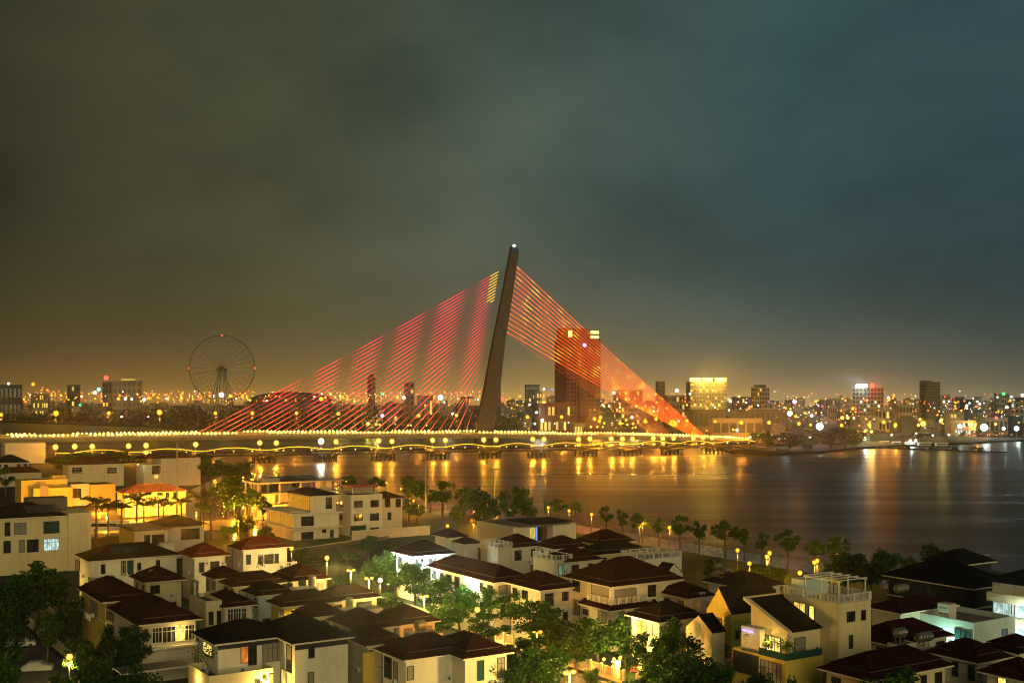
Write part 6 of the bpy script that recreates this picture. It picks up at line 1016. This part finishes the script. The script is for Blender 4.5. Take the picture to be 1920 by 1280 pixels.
for y0, y1, s0, s1 in ((-.95, -.8, .86, .97), (-.8, 0, .97, 1), (0, .8, 1, .97), (.8, .95, .97, .86)):
    for (xa, za), (xb_, zb_) in zip(prof, prof[1:]): b.face([(xa, y0, za * s0), (xb_, y0, zb_ * s0), (xb_, y1, zb_ * s1), (xa, y1, za * s1)], 'tarp')
for y in (-.95, .95): b.face([(x, y, z * .86) for x, z in prof], 'tarp')
part('tarpaulin', b, CV, smooth=True)
for x in (-1.4, 1.4):
    for y in (-.85, .65): b = MB(); b.tube((x, y, .32), (x, y + .2, .32), .32, 'rubber', 12); part('wheel', b, CV)
p = gp(40, 1212); CR = thing('parked_car', 'pale yellow lit car half hidden under the trees behind the covered car', 'car', p, math.radians(20)); b = MB(); prof = [(-2.2, .3), (-2.2, .8), (-1.5, .95), (-1.0, 1.42), (.5, 1.42), (1.1, .95), (2.1, .85), (2.2, .3)]
for (xa, za), (xb_, zb_) in zip(prof, prof[1:]): b.face([(xa, -.85, za), (xb_, -.85, zb_), (xb_, .85, zb_), (xa, .85, za)], 'bus_white')
for y in (-.85, .85): b.face([(x, y, z) for x, z in prof], 'bus_white')
part('body', b, CR); b = MB(); b.face([(-1.3, -.86, .98), (.75, -.86, .98), (.42, -.86, 1.34), (-.95, -.86, 1.34)], 'glass'); part('side_window', b, CR)
for x in (-1.4, 1.4):
    for y in (-.9, .7): b = MB(); b.tube((x, y, .32), (x, y + .2, .32), .32, 'rubber', 12); part('wheel', b, CR)
# buoys, jetty, ferries, barge
for px, py, m_, lab in ((695, 872, 'red_paint', 'small red buoy afloat between the bridge and the park'), (913, 868, 'metal', 'small dark buoy afloat below the pylon')):
    p = gp(px, py, -2); e = thing('buoy', lab, 'buoy', p); b = MB(); b.tube((0, 0, -.3), (0, 0, .6), 1.0, m_, 12, .8); part('float', b, e); b = MB(); b.tube((0, 0, .6), (0, 0, 3), .4, m_, 8, .12); b.ball((0, 0, 3.1), .25, m_); part('mast', b, e)
p, q = gp(1612, 839, -2), gp(1886, 849, -2); d = q - p; e = thing('jetty', 'long low dark floating jetty reaching out from the right bank', 'jetty', p, math.atan2(d.y, d.x)); b = MB(); b.box(0, -2.5, .2, d.length, 2.5, 1.0, 'hull'); part('deck', b, e); b = MB()
for i in range(24): b.tube((d.length * i / 24, -2.6, -2), (d.length * i / 24, -2.6, 2.0), .18, 'hull', 5)
part('pile', b, e); 
for i in range(5): b = MB(); b.box(d.length * (.18 + i * .16), -1, 1.0, d.length * (.18 + i * .16) + 3, 1, 2.2 + (i % 2), 'hull'); part('mooring_hut', b, e)
for i, (x0, x1, lab) in enumerate([(1650, 1672, 'pale ferry moored first from the left at the jetty'), (1674, 1694, 'pale ferry moored second from the left at the jetty'), (1697, 1720, 'pale ferry moored third from the left at the jetty'), (1722, 1753, 'longest pale ferry moored behind the jetty'), (1755, 1784, 'pale ferry moored last beside the end of the jetty')]):
    py = 836 + i * .9; a = gp(x0, py, -2); Y = a.y + 12; xa, xb_ = (x0 - 960) / F * Y, (x1 - 960) / F * Y; L = xb_ - xa; e = thing('ferry', lab, 'boat', (xa, Y, -2), .1, 'ferries moored at the jetty'); b = MB(); b.prism([(0, 0), (L * .9, 0), (L, 1.6), (L * .9, 3.2), (0, 3.2)], -.3, 1.3, 'hull'); part('hull', b, e); b = MB(); b.box(.4, .3, 1.3, L * .82, 2.9, 3.4, 'bus_white'); part('cabin', b, e); b = MB(); b.box(.2, .1, 3.5, L * .86, 3.1, 3.7, 'bus_white'); part('roof', b, e); b = MB(); b.box(.9, .26, 2.0, L * .78, .3, 3.0, 'glass'); part('window_band', b, e)
p = gp(1842, 842, -2); e = thing('boat', 'small dark open boat near the end of the jetty', 'boat', (p.x - 2, p.y + 6, -2), .1); b = MB(); b.prism([(-5, 0), (4, 0), (6, 1.2), (4, 2.4), (-5, 2.4)], -.2, 1.2, 'hull'); part('hull', b, e); b = MB(); b.box(-3, .5, 1.2, 0, 1.9, 2.4, 'hull'); part('cabin', b, e)
p, q = gp(1371, 846, -2), gp(1452, 849, -2); d = q - p; p.y -= 4; e = thing('quay_wall', 'tan straight quay wall below the right end of the old bridge', 'wall', p, math.atan2(d.y, d.x)); b = MB(); b.box(0, 0, -1.5, d.length, 1.5, 4.0, 'quay'); part('wall_panel', b, e); b = MB(); b.box(-.1, -.1, 4.002, d.length + .1, 1.6, 4.25, 'fascia'); part('coping', b, e)
p = gp(1668, 828); b = MB(); e = thing('boathouse', 'low dark green boathouse lit by one lamp behind the ferries', 'building', (p.x, p.y + 20, -.2), .1); b.box(-12, 0, 0, 18, 10, 5, 'far_teal'); part('wall', b, e); b = MB(); b.raw([(-13, -1, 5), (19, -1, 5), (19, 11, 5), (-13, 11, 5), (-13, 5, 7), (19, 5, 7)], [(0, 1, 5, 4), (2, 3, 4, 5), (0, 4, 3), (1, 2, 5)], 'far_dark'); part('roof', b, e)
# ================================================================== haze
if HAZE:
    hm = bpy.data.materials.new('haze'); hm.use_nodes = True; nt = hm.node_tree; nt.nodes.clear(); o = N(nt, 'ShaderNodeOutputMaterial'); v = N(nt, 'ShaderNodeVolumePrincipled'); v.inputs['Color'].default_value = (.95, .93, .88, 1); v.inputs['Density'].default_value = HAZE; v.inputs['Anisotropy'].default_value = .965; nt.links.new(v.outputs[0], o.inputs['Volume']); M['haze'] = hm
    b = MB(); b.box(-4100, -140, -5, 4100, 4900, 170, 'haze'); tag(part('haze', b), 'thin night haze over river and city', 'haze', None, 'stuff')
